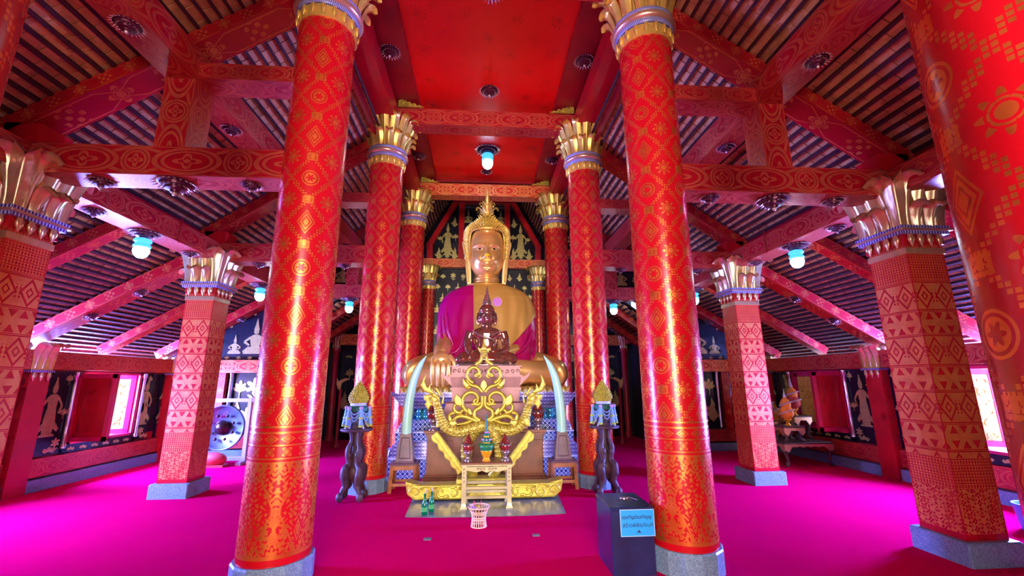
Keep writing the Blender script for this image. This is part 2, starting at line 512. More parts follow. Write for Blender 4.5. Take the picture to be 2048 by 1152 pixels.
class MB:
    def __init__(s):
        s.v = []
        s.f = []
        s.uv = []
        s.sm = []
    def add(s, verts, faces, uvs=None, smooth=False):
        o = len(s.v)
        s.v += [Vector(p) for p in verts]
        for i, f in enumerate(faces):
            s.f.append([o + k for k in f])
            s.uv.append(uvs[i] if uvs else [(0, 0)] * len(f))
            s.sm.append(smooth)
        return s
    def box(s, c, d, rotz=0.0, taper=1.0, uvscale=True):
        c = Vector(c)
        x, y, z = d[0] / 2, d[1] / 2, d[2] / 2
        ca, sa = math.cos(rotz), math.sin(rotz)
        vs = []
        for k in (-1, 1):
            t = taper if k > 0 else 1.0
            for (a, b) in ((-1, -1), (1, -1), (1, 1), (-1, 1)):
                px, py = a * x * t, b * y * t
                vs.append(c + Vector((px * ca - py * sa, px * sa + py * ca, k * z)))
        fs = [(3, 2, 1, 0), (4, 5, 6, 7), (0, 1, 5, 4), (1, 2, 6, 5), (2, 3, 7, 6), (3, 0, 4, 7)]
        zb, zt = c.z - z, c.z + z
        uv = [[(-x, -y), (x, -y), (x, y), (-x, y)]] * 2
        for w in (x, y, x, y):
            uv = uv + [[(-w, zb), (w, zb), (w, zt), (-w, zt)]]
        return s.add(vs, fs, uv)
    def bevbox(s, c, d, b=0.01):
        # box with chamfered vertical and top edges
        x, y, z = d[0] / 2, d[1] / 2, d[2] / 2
        rings = [(0, -z), (0, z - b), (b, z)]
        c = Vector(c)
        vs = []
        for ins, zz in rings:
            X_, Y_ = x - ins, y - ins
            k = b
            for (px, py) in ((-X_ + k, -Y_), (X_ - k, -Y_), (X_, -Y_ + k), (X_, Y_ - k), (X_ - k, Y_), (-X_ + k, Y_), (-X_, Y_ - k), (-X_, -Y_ + k)):
                vs.append(c + Vector((px, py, zz)))
        fs = [tuple(reversed(range(8))), tuple(range(16, 24))]
        for r in range(2):
            for i in range(8):
                j = (i + 1) % 8
                fs.append((r * 8 + i, r * 8 + j, r * 8 + 8 + j, r * 8 + 8 + i))
        uv = []
        for f in fs:
            uv.append([((vs[i] - c).x + (vs[i] - c).y, vs[i].z) for i in f])
        return s.add(vs, fs, uv)
    def beam(s, p0, p1, w, h, up=(0, 0, 1)):
        """box from p0 to p1; w across, h along 'up'; UV u along in units of the face height, v in -.5...5"""
        p0, p1 = Vector(p0), Vector(p1)
        d, sd, u = frame_of(p1 - p0, up)
        L = (p1 - p0).length
        c = []
        for p in (p0, p1):
            for (a, b) in ((-1, -1), (1, -1), (1, 1), (-1, 1)):
                c.append(p + sd * (a * w / 2) + u * (b * h / 2))
        fs = [(0, 1, 2, 3), (7, 6, 5, 4)]
        uv = [[(-.5, -.5), (.5, -.5), (.5, .5), (-.5, .5)]] * 2
        hl = L / 2
        for i in range(4):
            j = (i + 1) % 4
            k = w if i in (0, 2) else h
            fs.append((i, 4 + i, 4 + j, j))
            uv.append([(-hl / k, -.5), (hl / k, -.5), (hl / k, .5), (-hl / k, .5)])
        return s.add(c, fs, uv)
    def lathe(s, prof, n=32, c=(0, 0, 0), smooth=True, a0=0.0, a1=2 * PI, uR=None, sq=0.0, xs=1.0, ys=1.0):
        c = Vector(c)
        full = abs(a1 - a0 - 2 * PI) < 1e-6
        cols = n if full else n + 1
        vs = []
        for (r, z) in prof:
            for i in range(cols):
                a = a0 + (a1 - a0) * i / n
                ca, sa = math.cos(a), math.sin(a)
                k = 1.0
                if sq:
                    k = 1.0 / max(abs(ca), abs(sa))
                    k = 1 + (k - 1) * sq
                vs.append(c + Vector((r * k * ca * xs, r * k * sa * ys, z)))
        fs, uv = [], []
        R = uR or max(p[0] for p in prof)
        for j in range(len(prof) - 1):
            for i in range(n):
                i2 = (i + 1) % cols
                fs.append((j * cols + i, j * cols + i2, (j + 1) * cols + i2, (j + 1) * cols + i))
                u0, u1 = R * (a1 - a0) * i / n, R * (a1 - a0) * (i + 1) / n
                uv.append([(u0, prof[j][1]), (u1, prof[j][1]), (u1, prof[j + 1][1]), (u0, prof[j + 1][1])])
        s.add(vs, fs, uv, smooth)
        if full:
            for j, rev in ((0, True), (len(prof) - 1, False)):
                if prof[j][0] > 1e-4:
                    ring = [vs[j * cols + i] for i in range(cols)]
                    s.add(ring, [tuple(reversed(range(cols))) if rev else tuple(range(cols))])
        return s
    def tube(s, path, rad, n=8, smooth=True, flat=1.0, up=(0, 0, 1), cap=True, twist=0.0):
        """flat scales the cross-section along the binormal"""
        P = [Vector(p) for p in path]
        L = len(P)
        if not isinstance(rad, (list, tuple)):
            rad = [rad] * L
        elif len(rad) != L:
            rad = lerp_list(list(rad), L)
        vs, fs, uv = [], [], []
        prev = None
        acc = 0
        us = []
        for i in range(L):
            t = (P[min(i + 1, L - 1)] - P[max(i - 1, 0)])
            if t.length < 1e-9:
                t = Vector((0, 0, 1))
            t.normalize()
            if prev is None:
                _, sd, u = frame_of(t, up)
            else:
                sd = prev - t * prev.dot(t)
                sd.normalize()
                u = sd.cross(t)
            prev = sd
            if i:
                acc += (P[i] - P[i - 1]).length
            us.append(acc)
            for k in range(n):
                a = 2 * PI * k / n
                vs.append(P[i] + sd * (math.cos(a) * rad[i]) + u * (math.sin(a) * rad[i] * flat))
        for i in range(L - 1):
            for k in range(n):
                k2 = (k + 1) % n
                fs.append((i * n + k, i * n + k2, (i + 1) * n + k2, (i + 1) * n + k))
                r = rad[i] * 2 * PI
                uv.append([(r * k / n, us[i]), (r * (k + 1) / n, us[i]), (r * (k + 1) / n, us[i + 1]), (r * k / n, us[i + 1])])
        s.add(vs, fs, uv, smooth)
        if cap:
            s.add(vs[:n], [tuple(reversed(range(n)))])
            s.add(vs[-n:], [tuple(range(n))])
        return s
    def ext(s, poly, org, ux, uy, th, smooth=False):
        """extruded polygon; poly in (a,b) along ux, uy; thickness th centred"""
        org, ux, uy = Vector(org), Vector(ux), Vector(uy)
        nn = ux.cross(uy).normalized()
        area2 = sum(poly[i][0] * poly[(i + 1) % len(poly)][1] - poly[(i + 1) % len(poly)][0] * poly[i][1] for i in range(len(poly)))
        if area2 < 0:
            poly = list(reversed(poly))
        n = len(poly)
        top = [org + ux * a + uy * b + nn * (th / 2) for a, b in poly]
        bot = [org + ux * a + uy * b - nn * (th / 2) for a, b in poly]
        fs = [tuple(range(n)), tuple(reversed(range(n, 2 * n)))]
        uv = [[(a, b) for a, b in poly], [(a, b) for a, b in reversed(poly)]]
        for i in range(n):
            j = (i + 1) % n
            fs.append((i, n + i, n + j, j))
            uv.append([poly[i], poly[i], poly[j], poly[j]])
        return s.add(top + bot, fs, uv, smooth)
    def ell(s, c, r, n=16, m=10, rot=None):
        c = Vector(c)
        if not isinstance(r, (tuple, list)):
            r = (r, r, r)
        vs, fs = [], []
        for j in range(m + 1):
            t = PI * j / m
            for i in range(n):
                a = 2 * PI * i / n
                p = Vector((r[0] * math.sin(t) * math.cos(a), r[1] * math.sin(t) * math.sin(a), r[2] * math.cos(t)))
                if rot is not None:
                    p = rot @ p
                vs.append(c + p)
        for j in range(m):
            for i in range(n):
                i2 = (i + 1) % n
                fs.append((j * n + i2, j * n + i, (j + 1) * n + i, (j + 1) * n + i2))
        return s.add(vs, fs, None, True)
    def grid(s, fn, nu, nv, smooth=True, closed_u=False, keep=None, uvs=None):
        vs = []
        cu = nu if closed_u else nu + 1
        for j in range(nv + 1):
            for i in range(cu):
                vs.append(Vector(fn(i / nu, j / nv)))
        fs, uv = [], []
        for j in range(nv):
            for i in range(nu):
                i2 = (i + 1) % cu
                f = (j * cu + i, j * cu + i2, (j + 1) * cu + i2, (j + 1) * cu + i)
                if keep:
                    cc = (vs[f[0]] + vs[f[1]] + vs[f[2]] + vs[f[3]]) / 4
                    if not keep(cc):
                        continue
                fs.append(f)
                uv.append([(i / nu, j / nv), ((i + 1) / nu, j / nv), ((i + 1) / nu, (j + 1) / nv), (i / nu, (j + 1) / nv)])
        return s.add(vs, fs, uv, smooth)
    def xform(s, M4):
        s.v = [M4 @ p for p in s.v]
        return s
    def mirror_x(s, about=0.0):
        o = MB()
        o.v = [Vector((2 * about - p.x, p.y, p.z)) for p in s.v]
        o.f = [list(reversed(f)) for f in s.f]
        o.uv = [list(reversed(u)) for u in s.uv]
        o.sm = list(s.sm)
        return o
    def join(s, o):
        k = len(s.v)
        s.v += o.v
        s.f += [[i + k for i in f] for f in o.f]
        s.uv += o.uv
        s.sm += o.sm
        return s
    def mesh(s, name, mat):
        me = bpy.data.meshes.new(name)
        me.from_pydata([tuple(p) for p in s.v], [], s.f)
        uvl = me.uv_layers.new(name='uv')
        flat = np.array([c for f in s.uv for p in f for c in p], dtype=np.float32)
        uvl.data.foreach_set('uv', flat)
        me.polygons.foreach_set('use_smooth', np.array(s.sm, dtype=bool))
        me.materials.append(MT[mat])
        me.update()
        return me
    def build(s, name, mat, parent=None, local=False, label=None):
        """vertices are in world space unless local; a parent's own location is taken off"""
        if parent is not None and not local:
            w = wloc(parent)
            s.v = [p - w for p in s.v]
        elif parent is None and not local:
            pass
        return link(name, s.mesh(name, mat), parent, label)

CHD = {}
def wloc(o):
    l = Vector((0, 0, 0))
    while o is not None:
        l = l + o.location
        o = o.parent
    return l
def link(name, data, parent=None, label=None, loc=None, rotz=0.0):
    o = bpy.data.objects.new(name, data)
    COL.objects.link(o)
    if parent is not None:
        o.parent = parent
        CHD.setdefault(parent.name, []).append(o)
    if loc is not None:
        o.location = loc
    if rotz:
        o.rotation_euler = (0, 0, rotz)
    if label:
        o['label'] = label
    return o
def tag(o, label, cat, group=None, kind=None):
    o['label'] = label
    o['category'] = cat
    if group:
        o['group'] = group
    if kind:
        o['kind'] = kind
    return o
def thing(name, label, cat, loc=(0, 0, 0), rotz=0.0, group=None):
    o = bpy.data.objects.new(name, None)
    o.empty_display_size = 0.1
    COL.objects.link(o)
    o.location = loc
    o.rotation_euler = (0, 0, rotz)
    return tag(o, label, cat, group)
def struct(o, label=None):
    o['kind'] = 'structure'
    if label:
        o['label'] = label
    return o
def sroot(name, label=None):
    o = bpy.data.objects.new(name, None)
    COL.objects.link(o)
    return struct(o, label)
def copy_tree(o, parent=None, loc=None, rotz=None, label=None, scale=None):
    kids = list(CHD.get(o.name, []))
    c = o.copy()
    COL.objects.link(c)
    c.parent = parent
    if parent is not None:
        CHD.setdefault(parent.name, []).append(c)
    if loc is not None:
        c.location = loc
    if rotz is not None:
        c.rotation_euler = (0, 0, rotz)
    if scale is not None:
        c.scale = scale
    if label:
        c['label'] = label
    for k in kids:
        copy_tree(k, c)
    return c
def remeshed(mb, name, mat, voxel, smooth=4, subtle=0.5):
    me = mb.mesh(name + '_source', mat)
    t = bpy.data.objects.new(name + '_source', me)
    COL.objects.link(t)
    r = t.modifiers.new('r', 'REMESH')
    r.mode = 'VOXEL'
    r.voxel_size = voxel
    r.use_smooth_shade = True
    if smooth:
        q = t.modifiers.new('s', 'SMOOTH')
        q.factor = subtle
        q.iterations = smooth
    dg = bpy.context.evaluated_depsgraph_get()
    out = bpy.data.meshes.new_from_object(t.evaluated_get(dg))
    out.name = name
    bpy.data.objects.remove(t, do_unlink=True)
    bpy.data.meshes.remove(me)
    if not out.materials:
        out.materials.append(MT[mat])
    return out
def rbuild(mb, name, mat, parent, voxel=0.011, smooth=5):
    """build with carved, rounded edges"""
    w = wloc(parent)
    mb.v = [q - w for q in mb.v]
    return link(name, remeshed(mb, name, mat, voxel, smooth), parent)
def spiral2(cx, cz, r0, r1, a0, a1, n=22):
    """points in the plane (x,z) going from radius r0 at angle a0 to r1 at a1"""
    return [(cx + (r0 + (r1 - r0) * i / n) * math.cos(a0 + (a1 - a0) * i / n), cz + (r0 + (r1 - r0) * i / n) * math.sin(a0 + (a1 - a0) * i / n)) for i in range(n + 1)]
SIDE = {-1: 'left', 1: 'right'}
ROWS = [1.05, 3.95, 6.85, 9.72]
AX, BX, WX = 1.71, 4.31, 6.65
# ------------------------------------------------------------------ floor
mb = MB()
mb.box((0, 5.0, -0.05), (13.7, 15.6, 0.1))
struct(mb.build('floor', 'carpet'), 'magenta red carpet covering the hall floor')

# ------------------------------------------------------------------ roofs: deck tiles and battens
def slope(name, label, side, x0, z0, x1, z1, y0, y1, step=0.12, single=None):
    """roof plane from (x0,z0) near the nave to (x1,z1) at the eaves; tiles laid on battens that run along y"""
    root = sroot(name, label)
    L = math.hypot(x1 - x0, z1 - z0)
    dx, dz = (x1 - x0) / L, (z1 - z0) / L
    nx, nz = -dz, dx            # up-ish normal
    if nz < 0:
        nx, nz = -nx, -nz
    n = int(L / step)
    rot = math.atan2(dz, dx * 1.0)
    # outer skin
    mb = MB()
    a = Vector((side * (x0 + nx * 0.10), y0, z0 + nz * 0.10))
    b = Vector((side * (x1 + nx * 0.10), y0, z1 + nz * 0.10))
    q = [a, b, b + Vector((0, y1 - y0, 0)), a + Vector((0, y1 - y0, 0))]
    up = Vector((side * nx, 0, nz)) * 0.03
    mb.add(q + [p + up for p in q], [(0, 1, 2, 3), (7, 6, 5, 4), (0, 4, 5, 1), (1, 5, 6, 2), (2, 6, 7, 3), (3, 7, 4, 0)])
    mb.build('roof_skin', 'dark_void', root)
    # battens
    bm = MB()
    bm.beam((0, y0, 0), (0, y1, 0), 0.034, 0.045, up=(side * nx, 0, nz))
    bme = bm.mesh('batten', 'batten')
    for i in range(n + 1):
        t = i * step
        link('batten', bme, root, loc=(side * (x0 + dx * t + nx * 0.02), 0, z0 + dz * t + nz * 0.02))
    # tiles
    tm = MB()
    hw, tl = step / 2 + 0.004, 0.17
    d3 = Vector((side * dx, 0, dz))
    n3 = Vector((side * nx, 0, nz))
    def tile(mbx, c, tilt):
        vs = []
        for k in (0, 0.012):
            for (p, q_) in ((-1, -1), (1, -1), (1, 1), (-1, 1)):
                vs.append(c + d3 * (p * hw) + Vector((0, q_ * (tl / 2 - 0.0025), 0)) + n3 * (k + q_ * tilt))
        fs = [(0, 1, 2, 3), (7, 6, 5, 4), (0, 4, 5, 1), (1, 5, 6, 2), (2, 6, 7, 3), (3, 7, 4, 0)]
        mbx.add(vs, fs)
    tile(tm, Vector((0, 0, 0)), 0.004)
    tme = tm.mesh('roof_tile', 'roof_tile')
    mass = MB()
    cnt = 0
    for i in range(n):
        t = (i + 0.5) * step
        j = 0
        y = y0 + tl / 2 + (0.085 if i % 2 else 0)
        while y < y1:
            c = Vector((side * (x0 + dx * t + nx * 0.047), y, z0 + dz * t + nz * 0.047))
            if single and cnt < 300 and single(c):
                o = link('roof_tile', tme, root, loc=c)
                cnt += 1
            else:
                tile(mass, c, 0.004)
            y += tl
    o = mass.build('roof_tiling', 'roof_tile_mass', root)
    o['kind'] = 'stuff'
    return root

def upz(x): return 5.55 - 0.68 * (abs(x) - 2.05)      # batten underside of the upper roof
def loz(x): return 3.58 - 0.584 * (abs(x) - 4.53)     # batten underside of the lower roof
def rez(x): return 4.30 - 0.73 * (abs(x) - 2.0)       # low roof of the rear aisles
for sd in (-1, 1):
    S = SIDE[sd]
    if sd == 1:
        single = lambda c: 4.02 < c.y < 5.6 and 1.9 < abs(c.x) < 3.5
    else:
        single = lambda c: 4.02 < c.y < 5.6 and 1.9 < abs(c.x) < 3.5
    slope('ceiling_%s_upper' % S, 'tiled underside of the %s upper roof on dark battens' % S, sd, 1.80, upz(1.80), 4.80, upz(4.80), -2.0, 9.95, single=single)
    slope('ceiling_%s_lower' % S, 'tiled underside of the low %s outer roof on battens' % S, sd, 4.42, loz(4.42), 7.3, loz(7.3), -2.0, 9.95)
    slope('ceiling_%s_rear' % S, 'tiled underside of the small %s rear roof' % S, sd, 1.80, rez(1.80), 4.7, rez(4.7), 9.98, 12.7)
    # steep roof above the rear of the nave
    slope('ceiling_%s_gable' % S, 'steep %s roof underside behind the big statue' % S, sd, 0.88, 7.35, 2.2, 5.10, 9.98, 12.7)

# ------------------------------------------------------------------ nave ceiling
root = sroot('ceiling_nave', 'flat bright red nave ceiling with stencilled flowers')
mb = MB()
def quad_down(mb, x0, x1, y0, y1, z, th=0.04):
    vs = [(x0, y0, z), (x1, y0, z), (x1, y1, z), (x0, y1, z), (x0, y0, z + th), (x1, y0, z + th), (x1, y1, z + th), (x0, y1, z + th)]
    fs = [(3, 2, 1, 0), (4, 5, 6, 7), (0, 1, 5, 4), (1, 2, 6, 5), (2, 3, 7, 6), (3, 0, 4, 7)]
    uv = [[(x0, y1), (x1, y1), (x1, y0), (x0, y0)]] * 6
    mb.add(vs, fs, uv)
quad_down(mb, -1.24, 1.24, -2.0, 9.85, 6.44)
mb.build('ceiling_panel', 'ceiling_red', root)
for sd in (-1, 1):
    mb = MB()
    x0, x1 = sorted((sd * 1.2, sd * 1.86))
    quad_down(mb, x0, x1, -2.0, 9.85, 6.31, 0.17)
    mb.build('ceiling_border', 'dark_red', root)
for y in (-0.4, 2.5, 5.4, 8.3):
    mb = MB()
for sd in (-1, 1):
    mb = MB()
    mb.box((sd * 1.88, 3.9, 5.97), (0.05, 11.9, 0.75))
    struct(mb.build('trim_%d' % (1 if sd < 0 else 2), 'dark_red'), 'dark red board closing the gap above the %s nave beam' % SIDE[sd])
for sd in (-1, 1):
    mb = MB()
    mb.box((sd * 4.52, 3.9, 3.86), (0.05, 11.8, 0.40))
    struct(mb.build('trim_%d' % (4 if sd < 0 else 5), 'dark_red'), 'dark red board between the %s long beam and the upper roof' % SIDE[sd])
mb = MB()
mb.box((0, 9.9, 6.95), (4.4, 0.06, 1.1))
mb.box((0, 11.3, 7.46), (2.2, 2.9, 0.06))
struct(mb.build('trim_3', 'dark_red'), 'dark red board above the rear end of the nave ceiling')
# ------------------------------------------------------------------ columns
def leaf_mesh(name, mat, h, w, out, curl, th=0.014, nu=6, nv=9, fold=0.25):
    """a leaf standing at radius 0 (grows up +z, leans out along +x and curls over at the tip)"""
    mb = MB()
    cut = 0.70
    def pos(u, v, k):
        c = (u - 0.5) * 2
        if v <= cut:
            t = v / cut
            x = out * t ** 1.7
            z = h * 0.86 * t
            tx, tz = 1.7 * out * max(t, 0.02) ** 0.7, h * 0.86
        else:
            # hook: arc that carries on from the stem and turns over
            L = math.hypot(1.7 * out, h * 0.86)
            a0 = math.atan2(h * 0.86, 1.7 * out)
            a = (v - cut) / (1 - cut) * 2.6
            R = curl
            x = out + R * (math.sin(a0) - math.sin(a0 - a))
            z = h * 0.86 + R * (math.cos(a0 - a) - math.cos(a0))
            tx, tz = math.cos(a0 - a), math.sin(a0 - a)
        n = math.hypot(tx, tz)
        nx, nz = tz / n, -tx / n          # outward normal
        prof = 0.60 + 0.40 * min(1, v / 0.5) if v < 0.78 else math.sqrt(max(0.0, 1 - ((v - 0.78) / 0.225) ** 2))
        y = c * w * 0.5 * prof
        rel = fold * w * (0.30 * math.exp(-(c / 0.18) ** 2) - 0.55 * c * c) - k * th
        return (x + nx * rel, y, z + nz * rel)
    mb.grid(lambda u, v: pos(u, v, 0), nu, nv)
    f = MB()
    f.grid(lambda u, v: pos(1 - u, v, 1), nu, nv)
    mb.join(f)
    return mb.mesh(name, mat)
def pendant_mesh(name, mat, h=0.11, w=0.06, t=0.03):
    mb = MB()
    prof = [(0.002, -h), (w * 0.20, -h * 0.82), (w * 0.42, -h * 0.55), (w * 0.5, -h * 0.30), (w * 0.34, -h * 0.16), (w * 0.40, -h * 0.06), (w * 0.3, 0)]
    mb.lathe(prof, 8, xs=0.6)
    return mb.mesh(name, mat)

PET_BIG = leaf_mesh('petal', 'gold', 0.60, 0.145, 0.13, 0.050, nu=8, nv=16)
PET_SMALL = leaf_mesh('petal', 'gold', 0.26, 0.12, 0.07, 0.035, nu=8, nv=14)
PEND = pendant_mesh('pendant', 'gold')
R0 = 0.275
def round_column(h=5.22, scale=1.0):
    c = thing('round_column', 'x', 'column')
    b = MB()
    b.lathe([(0.305, 0.0), (0.305, 0.175), (0.296, 0.19), (0.27, 0.19)], 14, smooth=False)
    b.build('base', 'granite', c, True)
    s = MB()
    s.lathe([(R0, 0.185), (R0, h + 0.2)], 64, uR=R0)
    s.build('shaft', 'round_column_red', c, True)
    cp = MB()
    cp.lathe([(R0 + 0.012, h - 0.13), (R0 + 0.014, h - 0.055), (R0 + 0.02, h - 0.01), (R0 + 0.018, h + 0.02)], 40)
    k = cp.build('capital', 'gold', c, True)
    t = MB()
    t.lathe([(R0 + 0.03, h), (R0 + 0.036, h), (R0 + 0.04, h + 0.055), (R0 + 0.03, h + 0.06)], 48, uR=R0 * 2.0)
    t.v = [p for p in t.v]
    t.uv = [[(u_, v_ - h - 0.028) for (u_, v_) in f] for f in t.uv]
    t.build('checker_band', 'checker_band', k, True)
    t = MB()
    t.lathe([(R0 + 0.03, h + 0.055), (R0 + 0.06, h + 0.07), (R0 + 0.072, h + 0.095), (R0 + 0.06, h + 0.125), (R0 + 0.03, h + 0.135)], 40)
    t.build('torus_band', 'copper_band', k, True)
    t = MB()
    t.lathe([(R0 + 0.03, h + 0.13), (R0 + 0.044, h + 0.13), (R0 + 0.048, h + 0.18), (R0 + 0.03, h + 0.19)], 48, uR=R0 * 2.0)
    t.uv = [[(u_, v_ - h - 0.158) for (u_, v_) in f] for f in t.uv]
    t.build('checker_band', 'checker_band', k, True)
    t = MB()
    t.lathe([(R0 + 0.01, h + 0.18), (R0 + 0.01, h + 0.30), (R0 + 0.04, h + 0.70), (0.1, h + 0.70)], 28)
    t.build('bell', 'gold', k, True)
    for i in range(14):
        a = 2 * PI * (i + 0.5) / 14
        link('petal', PET_BIG, k, loc=((R0 + 0.015) * math.cos(a), (R0 + 0.015) * math.sin(a), h + 0.17), rotz=a)
        a = 2 * PI * i / 14
        link('petal', PET_SMALL, k, loc=((R0 + 0.04) * math.cos(a), (R0 + 0.04) * math.sin(a), h + 0.175), rotz=a)
    for i in range(18):
        a = 2 * PI * i / 18
        link('pendant', PEND, k, loc=((R0 + 0.024) * math.cos(a), (R0 + 0.024) * math.sin(a), h), rotz=a)
    return c
RL = {
    (0, -1): 'red round column just entering the top left corner of the picture',
    (0, 1): 'huge red round column with gold flowers running down the right edge',
    (1, -1): 'tall gold-stencilled red round column standing in front of the gong',
    (1, 1): 'tall gold-stencilled red round column touching the black donation box',
    (2, -1): 'red round column behind the left carved garland stand',
    (2, 1): 'red round column behind the right carved garland stand',
    (3, -1): 'rear red round column left of the big statue, behind the left tusk',
    (3, 1): 'rear red round column right of the big statue, behind the right tusk'}
proto = round_column()
first = True
for i in range(4):
    for sd in (-1, 1):
        if first:
            o = proto
            o.location = (sd * AX, ROWS[i], 0)
            first = False
        else:
            o = copy_tree(proto, None, (sd * AX, ROWS[i], 0), rotz=rnd.choice((0, 0.22, 0.45)))
        tag(o, RL[(i, sd)], 'column', 'round nave columns', 'thing')
proto_round = proto
# thinner columns against the back wall
for sd in (-1, 1):
    o = copy_tree(proto_round, None, (sd * 1.62, 12.36, 0), 0.1, scale=(0.68, 0.68, 4.85 / 5.92))
    tag(o, 'thin gilded red column against the back wall, %s of the big statue' % SIDE[sd], 'column', 'thin back wall columns', 'thing')

SQ_BIG = leaf_mesh('leaf', 'pale_gold', 0.50, 0.165, 0.09, 0.065, nu=8, nv=16, fold=0.45)
SQ_SMALL = leaf_mesh('leaf', 'pale_gold', 0.20, 0.13, 0.05, 0.045, nu=8, nv=14, fold=0.4)
SQ_PEND = pendant_mesh('pendant', 'pale_gold', 0.13, 0.075)
def square_column(h=2.81, hw=0.2, top=3.42, base=0.19):
    c = thing('square_column', 'x', 'column')
    b = MB()
    b.bevbox((0, 0, base / 2), (hw * 2 + 0.12, hw * 2 + 0.12, base), 0.012)
    b.build('base', 'granite', c, True)
    s = MB()
    s.box((0, 0, (base + top) / 2), (hw * 2, hw * 2, top - base))
    s.build('shaft', 'square_column_red', c, True)
    cp = MB()
    cp.box((0, 0, h - 0.015), (hw * 2 + 0.02, hw * 2 + 0.02, 0.06))
    k = cp.build('capital', 'pale_gold', c, True)
    t = MB()
    for (z, e, hh) in ((h + 0.165, 0.10, 0.035), (h + 0.215, 0.125, 0.035)):
        t.box((0, 0, z), (hw * 2 + e, hw * 2 + e, hh))
    t.uv = [[(u_, v_ - (h + 0.19)) for (u_, v_) in f] for f in t.uv]
    t.build('checker_band', 'checker_band', k, True)
    t = MB()
    t.bevbox((0, 0, h + 0.19), (hw * 2 + 0.15, hw * 2 + 0.15, 0.022), 0.006)
    t.build('rim', 'copper_band', k, True)
    t = MB()
    t.box((0, 0, h + 0.10), (hw * 2 + 0.03, hw * 2 + 0.03, 0.10))
    t.build('necking', 'plain_red', k, True)
    t = MB()
    t.box((0, 0, (h + 0.23 + top) / 2), (hw * 2 + 0.06, hw * 2 + 0.06, top - h - 0.23), taper=1.15)
    t.build('bell', 'gold', k, True)
    z0 = h + 0.225
    for q in range(4):
        a = q * PI / 2
        ca, sa = math.cos(a), math.sin(a)
        for off in (-0.15, 0.0, 0.15):
            x, y = hw + 0.035, off
            link('leaf', SQ_BIG, k, loc=(x * ca - y * sa, x * sa + y * ca, z0), rotz=a)
        for off in (-0.075, 0.075):
            x, y = hw + 0.065, off
            link('leaf', SQ_SMALL, k, loc=(x * ca - y * sa, x * sa + y * ca, z0), rotz=a)
        b_ = a + PI / 4
        r = (hw + 0.03) * 1.38
        link('leaf', SQ_BIG, k, loc=(r * math.cos(b_), r * math.sin(b_), z0), rotz=b_)
        for off in (-0.15, -0.05, 0.05, 0.15):
            x, y = hw + 0.03, off
            link('pendant', SQ_PEND, k, loc=(x * ca - y * sa, x * sa + y * ca, h + 0.15), rotz=a)
    return c
SL = {
    (0, -1): 'square red pillar beside the camera on the left, out of the frame',
    (0, 1): 'square red pillar beside the camera on the right, out of the frame',
    (1, -1): 'dark red square pillar cropped by the left edge, silver-gold leaf capital above',
    (1, 1): 'big square pillar at right, bright left face and shaded purple front face',
    (2, -1): 'square patterned red pillar on a grey block, left of the gong',
    (2, 1): 'square patterned pillar on a grey block, left of the offering tables',
    (3, -1): 'square pillar at the left rear corner behind the gong',
    (3, 1): 'square pillar at the right rear corner behind the offerings'}
proto = None
for i in (1, 2, 3):
    for sd in (-1, 1):
        if proto is None:
            o = proto = square_column()
            o.location = (sd * BX, ROWS[i], 0)
        else:
            o = copy_tree(proto, None, (sd * BX, ROWS[i], 0), 0.0)
        tag(o, SL[(i, sd)], 'column', 'square aisle pillars', 'thing')
